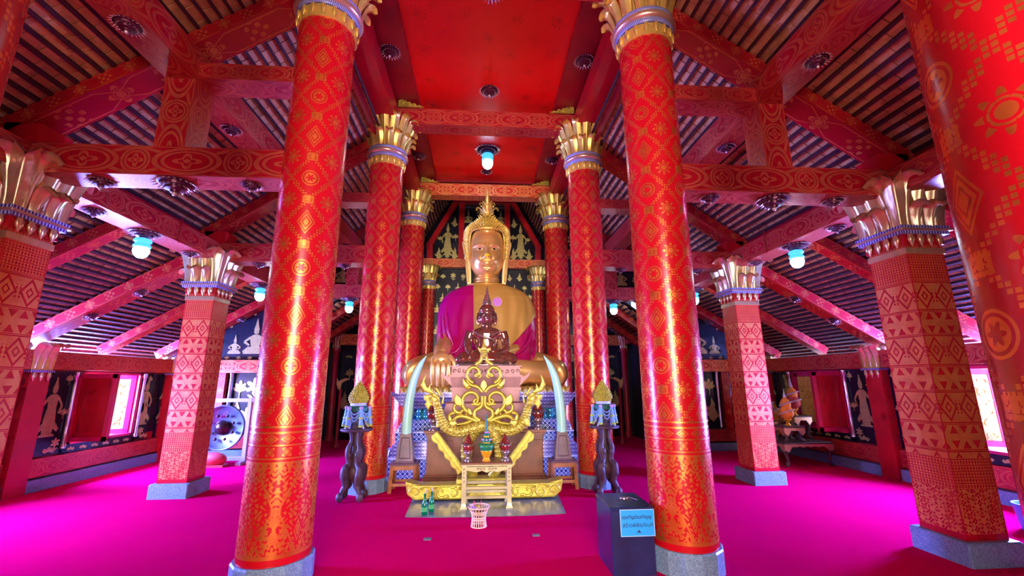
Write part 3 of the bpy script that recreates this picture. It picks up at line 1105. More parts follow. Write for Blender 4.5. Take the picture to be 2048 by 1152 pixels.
# ------------------------------------------------------------------ gold figures for the black lacquer panels
def poly_figure(kind):
    """list of polygons (x,z), about 1 unit high, foot at z=0"""
    P = []
    def blob(cx, cz, rx, rz, n=12, a=0.0):
        P.append([(cx + rx * math.cos(2 * PI * i / n) * math.cos(a) - rz * math.sin(2 * PI * i / n) * math.sin(a),
                   cz + rx * math.cos(2 * PI * i / n) * math.sin(a) + rz * math.sin(2 * PI * i / n) * math.cos(a)) for i in range(n)])
    def limb(pts, w):
        for i in range(len(pts) - 1):
            (x0, z0), (x1, z1) = pts[i], pts[i + 1]
            L = math.hypot(x1 - x0, z1 - z0)
            px, pz = -(z1 - z0) / L * w / 2, (x1 - x0) / L * w / 2
            P.append([(x0 + px, z0 + pz), (x0 - px, z0 - pz), (x1 - px * .8, z1 - pz * .8), (x1 + px * .8, z1 + pz * .8)])
    if kind == 'standing':
        P.append([(-.09, .0), (.09, .0), (.11, .25), (.085, .45), (-.085, .45), (-.11, .25)])
        P.append([(-.075, .44), (.075, .44), (.10, .66), (.05, .70), (-.05, .70), (-.10, .66)])
        blob(0, .77, .048, .06)
        P.append([(-.055, .80), (.055, .80), (.03, .88), (.008, 1.0), (-.008, 1.0), (-.03, .88)])
        limb([(.09, .64), (.17, .52), (.10, .60)], .045)
        limb([(-.09, .64), (-.18, .50), (-.14, .36)], .045)
        P.append([(-.11, .22), (-.20, .10), (-.17, .04), (-.08, .12)])
        P.append([(.11, .22), (.20, .10), (.17, .04), (.08, .12)])
        P.append([(-.15, -.03), (.15, -.03), (.12, .01), (-.12, .01)])
    elif kind == 'seated':
        P.append([(-.30, .0), (.30, .0), (.33, .08), (.20, .20), (-.20, .20), (-.33, .08)])
        P.append([(-.11, .18), (.11, .18), (.16, .48), (.07, .54), (-.07, .54), (-.16, .48)])
        blob(0, .63, .07, .085)
        P.append([(-.08, .68), (.08, .68), (.045, .80), (.01, 1.0), (-.01, 1.0), (-.045, .80)])
        limb([(.14, .46), (.30, .34), (.16, .24)], .07)
        limb([(-.14, .46), (-.30, .34), (-.16, .24)], .07)
    elif kind == 'flower':
        for k in range(6):
            a = PI / 2 + k * PI / 3
            blob(.20 * math.cos(a), .62 + .20 * math.sin(a), .15, .085, 10, a)
        blob(0, .62, .09, .09)
        limb([(0, .45), (.03, .2), (0, 0)], .05)
        blob(.13, .18, .13, .05, 10, .5)
        blob(-.13, .24, .13, .05, 10, 2.6)
    elif kind == 'leaf':
        for k, (a, l) in enumerate(((PI / 2, .42), (PI / 2 + .6, .36), (PI / 2 - .6, .36), (PI / 2 + 1.2, .30), (PI / 2 - 1.2, .30))):
            blob(math.cos(a) * l * .55, .35 + math.sin(a) * l * .55, l * .5, .08, 10, a)
        limb([(0, .36), (0, 0)], .05)
        blob(0, .34, .08, .08)
    elif kind == 'flame':
        P.append([(0, 0), (.16, .15), (.20, .36), (.10, .58), (.13, .70), (0, 1.0), (-.06, .70), (-.16, .55), (-.20, .30), (-.14, .12)])
        blob(.22, .25, .12, .05, 10, .8)
        blob(-.24, .35, .12, .05, 10, 2.3)
    elif kind == 'cloud':
        P.append([(-.5, .2), (-.3, .05), (0, .14), (.3, .02), (.5, .2), (.32, .38), (.18, .30), (0, .48), (-.2, .32), (-.36, .40)])
    elif kind == 'diamond':
        P.append([(-.5, .5), (0, .18), (.5, .5), (0, .82)])
    return P
FIGM = {}
def fig_mesh(kind, mat='figure_gold'):
    if (kind, mat) not in FIGM:
        mb = MB()
        for k, p in enumerate(poly_figure(kind)):
            mb.ext(p, (0, -0.0006 * k, 0), (1, 0, 0), (0, 0, 1), 0.006)
        FIGM[(kind, mat)] = mb.mesh('gold_figure', mat)
    return FIGM[(kind, mat)]
FN = {'standing': 'gold_figure', 'seated': 'gold_figure', 'flower': 'gold_flower', 'leaf': 'gold_leaf_spray', 'flame': 'gold_flame', 'cloud': 'gold_cloud', 'diamond': 'gold_lozenge'}
def put_fig(parent, kind, loc, h, rotz=0.0, flip=False):
    o = link(FN[kind], fig_mesh(kind), parent, loc=Vector(loc) - wloc(parent), rotz=rotz)
    o.scale = ((-h if flip else h), 1, h)
    return o
def fill_panel(parent, x0, x1, z0, z1, y, rotz, at_fn, kinds, cell, seed):
    r = random.Random(seed)
    nx = max(1, int(round((x1 - x0) / cell)))
    nz = max(1, int(round((z1 - z0) / (cell * 1.05))))
    for j in range(nz):
        for i in range(nx):
            a = x0 + (i + 0.5 + (0.25 if j % 2 else -0.25) * (nx > 1)) * (x1 - x0) / nx
            b = z0 + j * (z1 - z0) / nz + 0.02
            k = r.choice(kinds)
            h = (z1 - z0) / nz * r.uniform(0.70, 0.9)
            if k == 'cloud' or k == 'diamond':
                h *= 0.7
            a = min(max(a, x0 + 0.25 * h), x1 - 0.25 * h)
            put_fig(parent, k, at_fn(a, b), h, rotz, r.random() < 0.5)

# ------------------------------------------------------------------ side walls with windows
WIN = [2.5, 5.4, 8.28]
WZ0, WZ1, WHW = 0.60, 1.72, 0.66
def side_wall(sd):
    S = SIDE[sd]
    X_ = sd * WX
    root = sroot('wall_%s' % S, 'low %s side wall of red frames and black gilded panels' % S)
    xc = X_ + sd * 0.06
    def seg(name, mat, y0, y1, z0, z1, t=0.12, off=0.0):
        mb = MB()
        mb.box((xc - sd * off, (y0 + y1) / 2, (z0 + z1) / 2), (t, y1 - y0, z1 - z0))
        return mb.build(name, mat, root)
    edges = [-2.0]
    for w in WIN:
        edges += [w - WHW, w + WHW]
    edges.append(9.85)
    seg('wall_foot', 'wall_red', -2.0, 9.85, 0.0, WZ0 - 0.0)
    seg('wall_head', 'wall_red', -2.0, 9.85, WZ1, 2.0)
    for i in range(0, len(edges), 2):
        p = seg('black_panel', 'black_lacquer', edges[i], edges[i + 1], WZ0, WZ1)
    # black lacquer facing with gold figures below and beside the windows
    for i in range(0, len(edges), 2):
        y0, y1 = edges[i], edges[i + 1]
        mid = (y0 + y1) / 2
        if i == 0 or y0 > 9:
            halves = [(y0 + 0.05, y1 - 0.05)]
        else:
            halves = [(y0 + 0.10, mid - 0.17), (mid + 0.17, y1 - 0.10)]
        for (a, b) in halves:
            if b - a < 0.12 or a < 3.0:
                continue
            mb = MB()
            mb.box((X_ - sd * 0.012, (a + b) / 2, 1.105), (0.024, b - a + 0.10, 1.25))
            pn = mb.build('lacquer_panel', 'black_lacquer', root)
            rz = -sd * PI / 2
            fx = X_ - sd * 0.03
            put_fig(pn, 'standing', (fx, (a + b) / 2, 0.78), 0.86, rz, sd < 0)
            for q, (yy, zz) in enumerate(((a + 0.07, 0.55), (b - 0.08, 0.52), (a + 0.08, 1.38), (b - 0.06, 1.52), ((a + b) / 2 + 0.10, 0.50), (b - 0.05, 1.0), (a + 0.05, 0.98))):
                put_fig(pn, ('leaf', 'flower', 'flame', 'leaf', 'cloud', 'leaf', 'flame')[q], (fx, yy, zz), 0.21, rz)
    # sill strip of lacquer under each window
    for w in WIN[1:]:
        mb = MB()
        mb.box((X_ - sd * 0.012, w, 0.53), (0.024, 2 * WHW + 0.16, 0.13))
        pn = mb.build('lacquer_strip', 'black_lacquer', root)
        for k in range(6):
            put_fig(pn, 'cloud', (X_ - sd * 0.028, w - 0.55 + k * 0.22, 0.49), 0.14, -sd * PI / 2)
    # lower rail with stencil
    mb = MB()
    mb.beam((X_ - sd * 0.03, -2.0, 0.33), (X_ - sd * 0.03, 9.8, 0.33), 0.10, 0.26)
    mb.build('lower_rail', 'beam_red', root)
    mb = MB()
    mb.box((X_ - sd * 0.05, 3.9, 0.085), (0.14, 11.8, 0.17))
    struct(mb.build('baseboard_%s' % S, 'granite'), 'grey granite skirting along the %s wall' % S)
    # pilasters
    for i, y in enumerate(ROWS):
        pl = MB()
        pl.box((X_ - sd * 0.06, y, 0.90), (0.20, 0.30, 1.80))
        po = pl.build('pilaster', 'square_column_red' if False else 'wall_red', root)
        t = MB()
        t.box((X_ - sd * 0.06, y, 1.72), (0.26, 0.36, 0.03))
        t.build('pilaster_band', 'checker_band', po)
        if y < 3:
            continue
        for off in (-0.11, 0.0, 0.11):
            link('leaf', SQ_BIG, po, loc=Vector((X_ - sd * 0.16, y + off, 1.76)) , rotz=0 if sd < 0 else PI).scale = (0.8, 0.9, 0.72)
            link('pendant', SQ_PEND, po, loc=Vector((X_ - sd * 0.17, y + off, 1.70)), rotz=0 if sd < 0 else PI)
        for q in (-1, 1):
            link('leaf', SQ_BIG, po, loc=Vector((X_ - sd * 0.06, y + q * 0.15, 1.76)), rotz=q * PI / 2).scale = (0.7, 0.9, 0.72)
        t = MB()
        t.box((X_ - sd * 0.06, y, 1.90), (0.20, 0.32, 0.32), taper=1.15)
        t.build('pilaster_bell', 'gold', po)
    # wall beam on top
    for i in range(len(ROWS)):
        y0 = ROWS[i - 1] if i else -2.0
        mb = MB()
        mb.beam((X_ - sd * 0.05, y0 + 0.17, 1.885), (X_ - sd * 0.05, ROWS[i] - 0.17, 1.885), 0.22, 0.27)
        mb.build('wall_beam', 'beam_red', root)
    return root
side_wall(-1)
side_wall(1)

def scroll_panel(mb, w, h, th, seed=1, r=0.011):
    """carved scroll openwork filling a w x h panel in (x,z), y = relief"""
    rr = random.Random(seed)
    nx, nz = 3, 6
    for j in range(nz):
        for i in range(nx):
            cx = -w / 2 + (i + 0.5) * w / nx
            cz = (j + 0.5) * h / nz
            s = 1 if (i + j) % 2 else -1
            R = min(w / nx, h / nz) * 0.46
            pts = spiral2(cx, cz, R, R * 0.2, rr.uniform(0, 2 * PI), rr.uniform(0, 2 * PI) + s * 5.0, 12)
            mb.tube([(x, -th, z) for x, z in pts], [r * 1.3, r * 0.6], 5)
            a = rr.uniform(0, 6.28)
            mb.ell((cx + math.cos(a) * R, -th, cz + math.sin(a) * R), (R * 0.42, 0.008, R * 0.26), 8, 5)
def window_unit(idx, sd, y, near_open, far_open):
    S = SIDE[sd]
    X_ = sd * WX
    root = sroot('window_%d' % idx, 'shuttered window opening in the %s wall' % S)
    mb = MB()
    # frame
    for (yy, zz, dy, dz) in ((y - WHW + 0.02, 1.16, 0.06, 1.12), (y + WHW - 0.02, 1.16, 0.06, 1.12), (y, WZ0 + 0.015, 2 * WHW, 0.04), (y, WZ1 - 0.015, 2 * WHW, 0.04)):
        mb.box((X_ + sd * 0.05, yy, zz), (0.18, dy, dz))
    mb.build('window_frame', 'shutter_pink', root)
    # gilded glass colonettes beside the opening
    for q in (-1, 1):
        c = MB()
        c.lathe([(0.045, 0.55), (0.045, 0.60), (0.03, 0.62), (0.032, 0.9), (0.036, 1.15), (0.03, 1.5), (0.03, 1.62), (0.05, 1.66), (0.05, 1.72)], 12, c=(X_ - sd * 0.045, y + q * (WHW + 0.06), 0))
        c.build('colonette', 'silver', root)
    # shutters: near leaf folded into the room, far leaf swung outside
    def leaf(hy, ang, name, skip=0):
        e = bpy.data.objects.new(name, None)
        w, h = WHW - 0.04, 1.06
        b = MB()
        b.box((w / 2, 0, h / 2), (w, 0.035, h))
        p = b.build(name, 'wall_red', root, True)
        p.location = (X_ + sd * 0.02, hy, WZ0 + 0.035)
        p.rotation_euler = (0, 0, ang)
        for (cx, cz, dx, dz) in ((w / 2, 0.035, w, 0.07), (w / 2, h - 0.035, w, 0.07), (0.035, h / 2, 0.07, h), (w - 0.035, h / 2, 0.07, h)):
            for yy in (-0.024, 0.024):
                f = MB()
                f.box((cx, yy, cz), (dx, 0.014, dz))
                link('shutter_rail', f.mesh('shutter_rail', 'shutter_pink'), p)
        for yy in (-1, 1):
            if yy == skip:
                continue
            g = MB()
            g.box((0, -0.020, h / 2 - 0.08), (w - 0.15, 0.006, h - 0.16))
            g.join(MB())
            s_ = MB()
            scroll_panel(s_, w - 0.17, h - 0.18, 0.026, 3 + idx)
            g.join(s_)
            o = link('gold_carving', g.mesh('gold_carving', 'gold'), p, loc=(w / 2, 0, 0.08))
            if yy > 0:
                o.rotation_euler = (0, 0, PI)
        bpy.data.objects.remove(e)
    hn, hf = y - WHW + 0.05, y + WHW - 0.05
    inward = PI if sd > 0 else 0.0
    outward = 0.0 if sd > 0 else PI
    if near_open == 'in':
        leaf(hn, inward, 'shutter', sd)
    elif near_open == 'out':
        leaf(hn, outward, 'shutter')
    else:
        leaf(hn, PI / 2, 'shutter')
    if far_open == 'out':
        leaf(hf, outward + (-0.6 if sd > 0 else 0.6), 'shutter')
    elif far_open == 'shut':
        leaf(hf, -PI / 2, 'shutter')
idx = 1
for sd in (-1, 1):
    for w in WIN:
        if sd == 1 and w > 8:
            window_unit(idx, sd, w, 'in', 'shut')
        elif w > 8:
            window_unit(idx, sd, w, 'in', 'out')
        else:
            window_unit(idx, sd, w, 'out' if w > 3 else 'shut', 'out' if w > 3 else 'shut')
        idx += 1

# ------------------------------------------------------------------ rear walls of the outer aisles (x 4.3 - 6.65, y 9.85)
for sd in (-1, 1):
    S = SIDE[sd]
    root = sroot('wall_back_%s_aisle' % S, 'rear wall of the %s outer aisle, black panels with gold figures' % S)
    y = 9.88
    mb = MB()
    mb.box((sd * 5.5, y + 0.06, 0.88), (2.4, 0.12, 1.76))
    mb.build('wall_panel', 'black_lacquer', root)
    mb = MB()
    poly = [(4.1, 2.0), (6.75, 2.0), (6.75, loz(6.75) + 0.05), (4.1, loz(4.1) + 0.05)]
    mb.ext([(sd * a, b) for a, b in poly], (0, y + 0.04, 0), (1, 0, 0), (0, 0, 1), 0.08)
    gp = mb.build('gable_panel', 'black_lacquer', root)
    rz = 0.0
    f = y - 0.012
    put_fig(gp, 'seated', (sd * 5.05, f, 2.16), 0.78, rz, sd > 0)
    put_fig(gp, 'seated', (sd * 5.48, f, 2.16), 0.42, rz, sd < 0)
    put_fig(gp, 'flower', (sd * 4.72, f, 2.55), 0.45, rz)
    put_fig(gp, 'flame', (sd * 5.9, f, 2.14), 0.36, rz)
    put_fig(gp, 'leaf', (sd * 4.75, f, 2.1), 0.32, rz)
    for k in range(8):
        xx = 4.65 + k * 0.24
        put_fig(gp, 'diamond', (sd * xx, f, 2.015), 0.12, rz)
        put_fig(gp, 'diamond', (sd * xx, f, loz(xx) - 0.24), 0.10, rz)
    mb = MB()
    mb.beam((sd * 4.4, y - 0.08, 1.885), (sd * 6.55, y - 0.08, 1.885), 0.2, 0.27)
    mb.build('wall_beam', 'beam_orange', root)
    mb = MB()
    mb.beam((sd * 4.4, y - 0.04, 0.33), (sd * 6.55, y - 0.04, 0.33), 0.10, 0.26)
    mb.build('lower_rail', 'beam_red', root)
    mb = MB()
    mb.beam((sd * 5.62, y - 0.05, 0.46), (sd * 5.62, y - 0.05, 1.76), 0.17, 0.1)
    mb.build('red_post', 'rafter_red', root)
    for (xx, zz, k, h) in ((4.72, 0.60, 'leaf', .5), (4.95, 1.12, 'flower', .55), (5.25, 1.2, 'leaf', .5), (5.28, 0.62, 'flame', .55), (4.70, 1.2, 'flame', .45), (5.05, .55, 'flower', .5), (5.95, .7, 'standing', .9), (6.3, .6, 'leaf', .5), (6.3, 1.15, 'flower', .5)):
        put_fig(root, k, (sd * xx, y - 0.012, zz), h, rz)
    c = MB()
    c.lathe([(0.04, 0.5), (0.03, 0.55), (0.035, 1.1), (0.03, 1.65), (0.045, 1.74)], 12, c=(sd * 5.43, y - 0.06, 0))
    c.build('colonette', 'silver', root)
    mb = MB()
    mb.box((sd * 5.5, y - 0.08, 0.085), (2.2, 0.12, 0.17))
    struct(mb.build('baseboard_back_%s' % S, 'granite'), 'granite skirting under the rear wall of the %s outer aisle' % S)
    # narrow rear aisle side wall
    mb = MB()
    mb.box((sd * 4.40, 11.25, 1.4), (0.12, 2.7, 2.8))
    struct(mb.build('wall_%s_rear' % S, 'dark_void'), 'dark side wall of the %s rear aisle' % S)
    # black gable over the middle aisle tie beam, row 3
    mb = MB()
    poly = [(1.95, 3.66), (4.45, 3.66), (4.45, upz(4.45) + 0.06), (1.95, upz(1.95) + 0.06)]
    mb.ext([(sd * a, b) for a, b in poly], (0, 9.92, 0), (1, 0, 0), (0, 0, 1), 0.06)
    g = struct(mb.build('wall_gable_%s' % S, 'black_lacquer'), 'black gilded gable panel above the %s rear tie beam' % S)
    for (xx, zz, k, h) in ((2.3, 3.85, 'seated', .7), (2.75, 3.85, 'standing', .8), (3.3, 3.8, 'seated', .5), (3.7, 3.75, 'leaf', .4), (2.15, 4.7, 'flower', .4), (2.6, 4.65, 'flame', .35), (2.45, 3.8, 'leaf', .3), (3.05, 4.2, 'flower', .3)):
        put_fig(g, k, (sd * xx, 9.88, zz), h)

# ------------------------------------------------------------------ back wall
root = sroot('wall_back', 'black lacquer back wall covered with gold figures')
mb = MB()
mb.box((0, 12.62, 3.7), (9.0, 0.12, 7.4))
mb.build('lacquer_field', 'black_lacquer', root)
f = 12.55
fill_panel(root, -1.45, -0.55, 1.6, 4.8, f, 0, lambda a, b: (a, f, b), ['seated', 'seated', 'flower', 'leaf', 'flame'], 0.32, 3)
fill_panel(root, 0.55, 1.45, 1.6, 4.8, f, 0, lambda a, b: (a, f, b), ['seated', 'seated', 'flower', 'leaf', 'flame'], 0.32, 5)
for sd in (-1, 1):
    put_fig(root, 'standing', (sd * 1.12, f, 5.32), 1.0, 0, sd > 0)
    for (xx, zz, k, h) in ((1.38, 5.16, 'flame', .38), (.9, 5.16, 'flame', .4), (1.12, 5.14, 'flower', .22), (1.35, 5.7, 'leaf', .26), (.88, 5.75, 'leaf', .3), (.92, 6.2, 'flame', .34), (.5, 5.2, 'flame', .5), (.35, 5.85, 'seated', .5), (.5, 6.35, 'seated', .42), (.15, 6.5, 'flower', .36)):
        put_fig(root, k, (sd * xx, f, zz), h, 0, sd > 0)
    for (xx, zz, k, h) in ((2.2, .9, 'leaf', .4), (2.5, 1.5, 'flame', .4), (2.9, .8, 'standing', .9), (3.2, 1.75, 'cloud', .22), (3.45, .95, 'flower', .5), (3.75, 1.6, 'leaf', .4), (3.3, 2.15, 'cloud', .25), (3.85, .8, 'flame', .5), (3.55, 1.5, 'flame', .3), (2.6, 2.1, 'seated', .45), (3.8, 2.2, 'cloud', .2)):
        put_fig(root, k, (sd * xx, f, zz), h, 0, sd > 0)
    put_fig(root, 'cloud', (sd * 3.2, f, 2.98), 0.5)
    # rear wall beam, corner pilaster
    mb = MB()
    mb.beam((sd * 1.9, 12.45, 2.72), (sd * 4.2, 12.45, 2.72), 0.2, 0.30)
    mb.build('wall_beam', 'beam_orange', root)
    mb = MB()
    mb.lathe([(0.11, 0), (0.11, 0.12), (0.085, 0.16), (0.085, 2.35), (0.12, 2.40), (0.12, 2.46), (0.10, 2.5), (0.16, 2.86), (0.16, 2.9)], 16, c=(sd * 4.12, 12.40, 0))
    mb.build('wall_column', 'dark_red', root)
    for k in range(5):
        a = -PI / 2 + (k - 2) * 0.6
        link('leaf', SQ_BIG, root, loc=(sd * 4.12 + 0.10 * math.cos(a), 12.40 + 0.10 * math.sin(a), 2.48), rotz=a).scale = (0.7, 0.7, 0.8)
    # gable timbers
    def timber(p0, p1, w=0.17, h=0.13, mat='plain_red'):
        t = MB()
        t.beam(p0, p1, w, h)
        t.build('gable_timber', mat, root)
    timber((sd * 0.70, 12.44, 5.12), (sd * 0.70, 12.44, 6.98), 0.16, 0.14)
    timber((sd * 0.86, 12.42, 7.0), (sd * 1.68, 12.42, 5.50), 0.18, 0.14)
    timber((sd * 1.64, 12.42, 5.62), (sd * 1.62, 12.42, 5.0), 0.17, 0.14)
mb = MB()
mb.beam((-2.0, 12.40, 4.99), (2.0, 12.40, 4.99), 0.2, 0.26)
mb.build('wall_beam', 'beam_orange', root)
mb = MB()
mb.beam((-0.95, 12.42, 7.02), (0.95, 12.42, 7.02), 0.2, 0.2)
mb.build('gable_timber', 'dark_red', root)

# ------------------------------------------------------------------ unseen front walls behind the camera, entrance narrowed to limit the daylight
for sd in (-1, 1):
    mb = MB()
    mb.box((sd * 4.23, -2.06, 2.6), (5.26, 0.12, 5.2))
    struct(mb.build('wall_front_%s' % SIDE[sd], 'wall_red'), 'unseen red front wall limiting the daylight, %s of the open entrance' % SIDE[sd])
mb = MB()
mb.box((0, -2.06, 5.45), (4.6, 0.12, 2.1))
struct(mb.build('wall_front_lintel', 'wall_red'), 'unseen red wall limiting the daylight above the open entrance')
# ------------------------------------------------------------------ timber roof frames
ORD = ['nearest', 'second', 'third', 'rearmost']
for i, y in enumerate(ROWS):
    for sd in (-1, 1):
        S = SIDE[sd]
        t = thing('roof_truss', '%s red stencilled roof truss spanning the %s aisle between round and square column' % (ORD[i], S), 'roof truss', (sd * 3.0, y, 3.4), group='aisle roof trusses')
        def part(name, mat, p0, p1, w, h, up=(0, 0, 1)):
            mb = MB()
            mb.beam((sd * p0[0], y, p0[1]), (sd * p1[0], y, p1[1]), w, h, up)
            return mb.build(name, mat, t)
        part('tie_beam', 'beam_red', (1.93, 3.545), (4.55, 3.545), 0.30, 0.29)
        part('post', 'beam_red', (2.98, 3.69), (2.98, 4.44), 0.28, 0.28)
        part('collar', 'beam_red', (1.93, 4.52), (2.90, 4.52), 0.28, 0.17)
        part('rafter', 'rafter_red', (1.90, upz(1.90) - 0.075), (4.62, upz(4.62) - 0.075), 0.30, 0.15)
        part('strut_block', 'plain_red', (4.10, 3.78), (4.42, 3.78), 0.30, 0.20)
        # raking timber of the outer aisle
        q = thing('aisle_rafter', '%s sloping red rafter from the %s square pillar down to the wall' % (ORD[i], S), 'rafter', (sd * 5.5, y, 2.8), group='outer aisle rafters')
        mb = MB()
        mb.beam((sd * 4.4, y, loz(4.4) - 0.09), (sd * 6.9, y, loz(6.9) - 0.09), 0.28, 0.18)
        mb.build('timber', 'rafter_red', q)
MIDW = ['first', 'second', 'third']
for k, y in enumerate((2.5, 5.4, 8.28)):
    for sd in (-1, 1):
        S = SIDE[sd]
        mb = MB()
        mb.beam((0, 0, 0), (sd * 2.5, 0, -2.5 * 0.584), 0.18, 0.15)
        o = mb.build('aisle_rafter', 'rafter_red', None, True)
        o.location = (sd * 4.4, y, loz(4.4) - 0.08)
        tag(o, '%s thinner red rafter above the %s wall windows, between two pillars' % (MIDW[k], S), 'rafter', 'thin outer aisle rafters')
        mb = MB()
        mb.beam((0, 0, 0), (sd * 2.7, 0, -2.7 * 0.68), 0.18, 0.13)
for sd in (-1, 1):
    S = SIDE[sd]
    mb = MB()
    mb.beam((0, -5.9, 0), (0, 5.9, 0), 0.30, 0.30)
    o = mb.build('purlin', 'beam_red', None, True)
    o.location = (sd * 2.98, 3.9, 4.57)
    tag(o, 'long red purlin over the %s aisle posts, running towards the altar' % S, 'beam', 'long roof timbers')
    mb = MB()
    mb.beam((0, -5.9, 0), (0, 5.9, 0), 0.34, 0.27)
    o = mb.build('aisle_plate', 'beam_red', None, True)
    o.location = (sd * BX, 3.9, 3.535)
    tag(o, 'long red beam on the %s square pillars carrying hanging lamps' % S, 'beam', 'long roof timbers')
    mb = MB()
    mb.beam((0, -5.9, 0), (0, 5.9, 0), 0.30, 0.33)
    o = mb.build('nave_plate', 'plain_red', None, True)
    o.location = (sd * AX, 3.9, 6.06)
    tag(o, 'long red beam on the %s round column capitals under the ceiling' % S, 'beam', 'long roof timbers')
    # rear aisle timbers
    for k, y in enumerate((10.4, 11.6)):
        mb = MB()
        mb.beam((0, 0, 0), (sd * 2.9, 0, -2.9 * 0.73), 0.18, 0.15)
        o = mb.build('rear_rafter', 'rafter_red', None, True)
        o.location = (sd * 1.8, y, rez(1.8) - 0.08)
        tag(o, '%s red rafter of the low rear roof, %s of the statue' % (('front', 'back')[k], S), 'rafter', 'rear aisle rafters')
    mb = MB()
    mb.beam((0, -1.3, 0), (0, 1.3, 0), 0.22, 0.22)
    o = mb.build('rear_plate', 'beam_red', None, True)
    o.location = (sd * 4.25, 11.2, 2.72)
    tag(o, 'short red beam on the dark %s rear wall' % S, 'beam')
BEAMW = {0: 'nearest, above the camera', 1: 'first beam beyond the front columns', 2: 'beam over the middle columns', 3: 'beam just before the statue finial'}
for i, y in enumerate(ROWS):
    t = thing('nave_beam', 'red nave cross %s, with gold eye pattern' % ('beam ' + BEAMW[i] if 'beam' not in BEAMW[i] else BEAMW[i]), 'beam', (0, y, 5.9), group='nave cross beams')
    mb = MB()
    mb.beam((-1.56, y, 6.055), (1.56, y, 6.055), 0.30, 0.30)
    mb.build('beam', 'beam_orange' if i == 3 else 'beam_red', t)
    # gilded carved corner pieces standing on the beam
    for sd in (-1, 1):
        mb = MB()
        poly = [(1.54, 6.2), (1.10, 6.2), (1.15, 6.215), (1.18, 6.24), (1.22, 6.22), (1.26, 6.265), (1.30, 6.24), (1.34, 6.295), (1.38, 6.265), (1.42, 6.335), (1.46, 6.30), (1.50, 6.39), (1.54, 6.42)]
        mb.ext([(sd * a, b) for a, b in poly], (0, y - 0.19, 0), (1, 0, 0), (0, 0, 1), 0.03)
        for (cx, cz, r) in ((1.47, 6.27, .055), (1.36, 6.24, .04), (1.26, 6.225, .03), (1.5, 6.35, .035)):
            mb.tube([(sd * a, y - 0.21, b) for a, b in spiral2(cx, cz, r, r * .2, 0, 6.5, 14)], [0.016, 0.009], 5)
        mb.build('corner_bracket', 'carved_gold', t)

# ------------------------------------------------------------------ rosettes and lamps
def rosette_parts(root, R=0.12, z=0.0, flip=1):
    mb = MB()
    mb.lathe([(R * 0.98, 0), (R * 0.98, -0.012), (R * 0.84, -0.016), (R * 0.80, -0.034), (R * 0.56, -0.038), (R * 0.52, -0.056), (R * 0.26, -0.060), (R * 0.22, -0.078), (0.001, -0.084)], 24, smooth=False)
    mb.build('disc', 'rosette_dark', root, True)
    mb = MB()
    for (rr, zz, n, l) in ((0.98, -0.008, 22, 0.30), (0.66, -0.034, 16, 0.20)):
        for i in range(n):
            a = 2 * PI * i / n
            d = Vector((math.cos(a), math.sin(a), 0))
            p = Vector((-math.sin(a), math.cos(a), 0))
            b = d * (R * (rr - 0.06)) + Vector((0, 0, zz))
            w = R * 0.095
            tip = d * (R * (rr + l)) + Vector((0, 0, zz - 0.022))
            mb.add([b - p * w, b + p * w, b + d * R * 0.10 + Vector((0, 0, -0.012)), tip, b + Vector((0, 0, 0.008))], [(0, 1, 2), (0, 2, 3), (2, 1, 3), (1, 4, 3), (4, 0, 3)])
    mb.build('petal_ring', 'rosette_tip', root, True)
    mb = MB()
    mb.ell((0, 0, -0.084), (R * 0.14, R * 0.14, 0.02), 10, 6)
    mb.build('boss', 'rosette_tip', root, True)
ros = None
def rosette(loc, label, R=0.12, group=None):
    global ros
    if ros is None:
        ros = thing('ceiling_rosette', label, 'rosette', loc)
        rosette_parts(ros)
        o = ros
    else:
        o = copy_tree(ros, None, loc, rnd.uniform(0, 1))
    s = R / 0.12
    o.scale = (s, s, s)
    tag(o, label, 'rosette', group)
    return o
for sd in (-1, 1):
    S = SIDE[sd]
    for i in (1, 2, 3):
        y = ROWS[i]
        rosette((sd * 2.28, y, 3.398), 'small dark petalled rosette under the %s %s tie beam, beside the round column' % (S, ('front', 'middle', 'rear')[i - 1]), 0.09, 'rosettes under tie beams')
        if i < 3:
            rosette((sd * 2.96, y, 3.398), 'large dark petalled rosette under the middle of the %s %s tie beam' % (S, ('front', 'middle')[i - 1]), 0.155, 'rosettes under tie beams')
        rosette((sd * 3.62, y, 3.398), 'small dark petalled rosette under the %s %s tie beam, nearer the square pillar' % (S, ('front', 'middle', 'rear')[i - 1]), 0.10, 'rosettes under tie beams')
    for k, y in enumerate((3.17, 4.66, 6.0, 7.6, 9.0)):
        rosette((sd * 2.98, y, 4.418), '%s dark rosette under the %s purlin, counted from the front' % (('first', 'second', 'third', 'fourth', 'fifth')[k], S), 0.10, 'rosettes under purlins')
    for k, y in enumerate((4.7, 6.28, 7.5, 9.1)):
        rosette((sd * BX, y, 3.398), '%s plain rosette under the %s lamp-bearing beam, counted from the front' % (('first', 'second', 'third', 'fourth')[k], S), 0.10, 'rosettes under aisle plates')
    for i in (1, 2, 3):
        for k, x in enumerate((5.33, 5.97)):
            o = rosette((sd * x, ROWS[i], loz(x) - 0.182 - 0.015), '%s dark rosette under the %s %s sloping rafter' % (('upper', 'lower')[k], S, ('front', 'middle', 'rear')[i - 1]), 0.09, 'rosettes under outer rafters')
            o.rotation_euler = (0, sd * math.atan(0.584), 0)
    for k, y in enumerate((2.6, 5.5, 8.48)):
        rosette((sd * 1.45, y, 6.308), 'dark rosette on the %s border of the nave ceiling, %s' % (S, ('nearest the camera', 'between front and middle columns', 'between middle and rear columns')[k]), 0.135, 'nave ceiling rosettes')
rosette((0.03, 4.52, 6.438), 'rosette on the ceiling centre line, cut by the top edge', 0.15, 'nave ceiling rosettes')
rosette((0.03, 6.45, 6.438), 'central ceiling rosette in front of the middle nave beam', 0.15, 'nave ceiling rosettes')
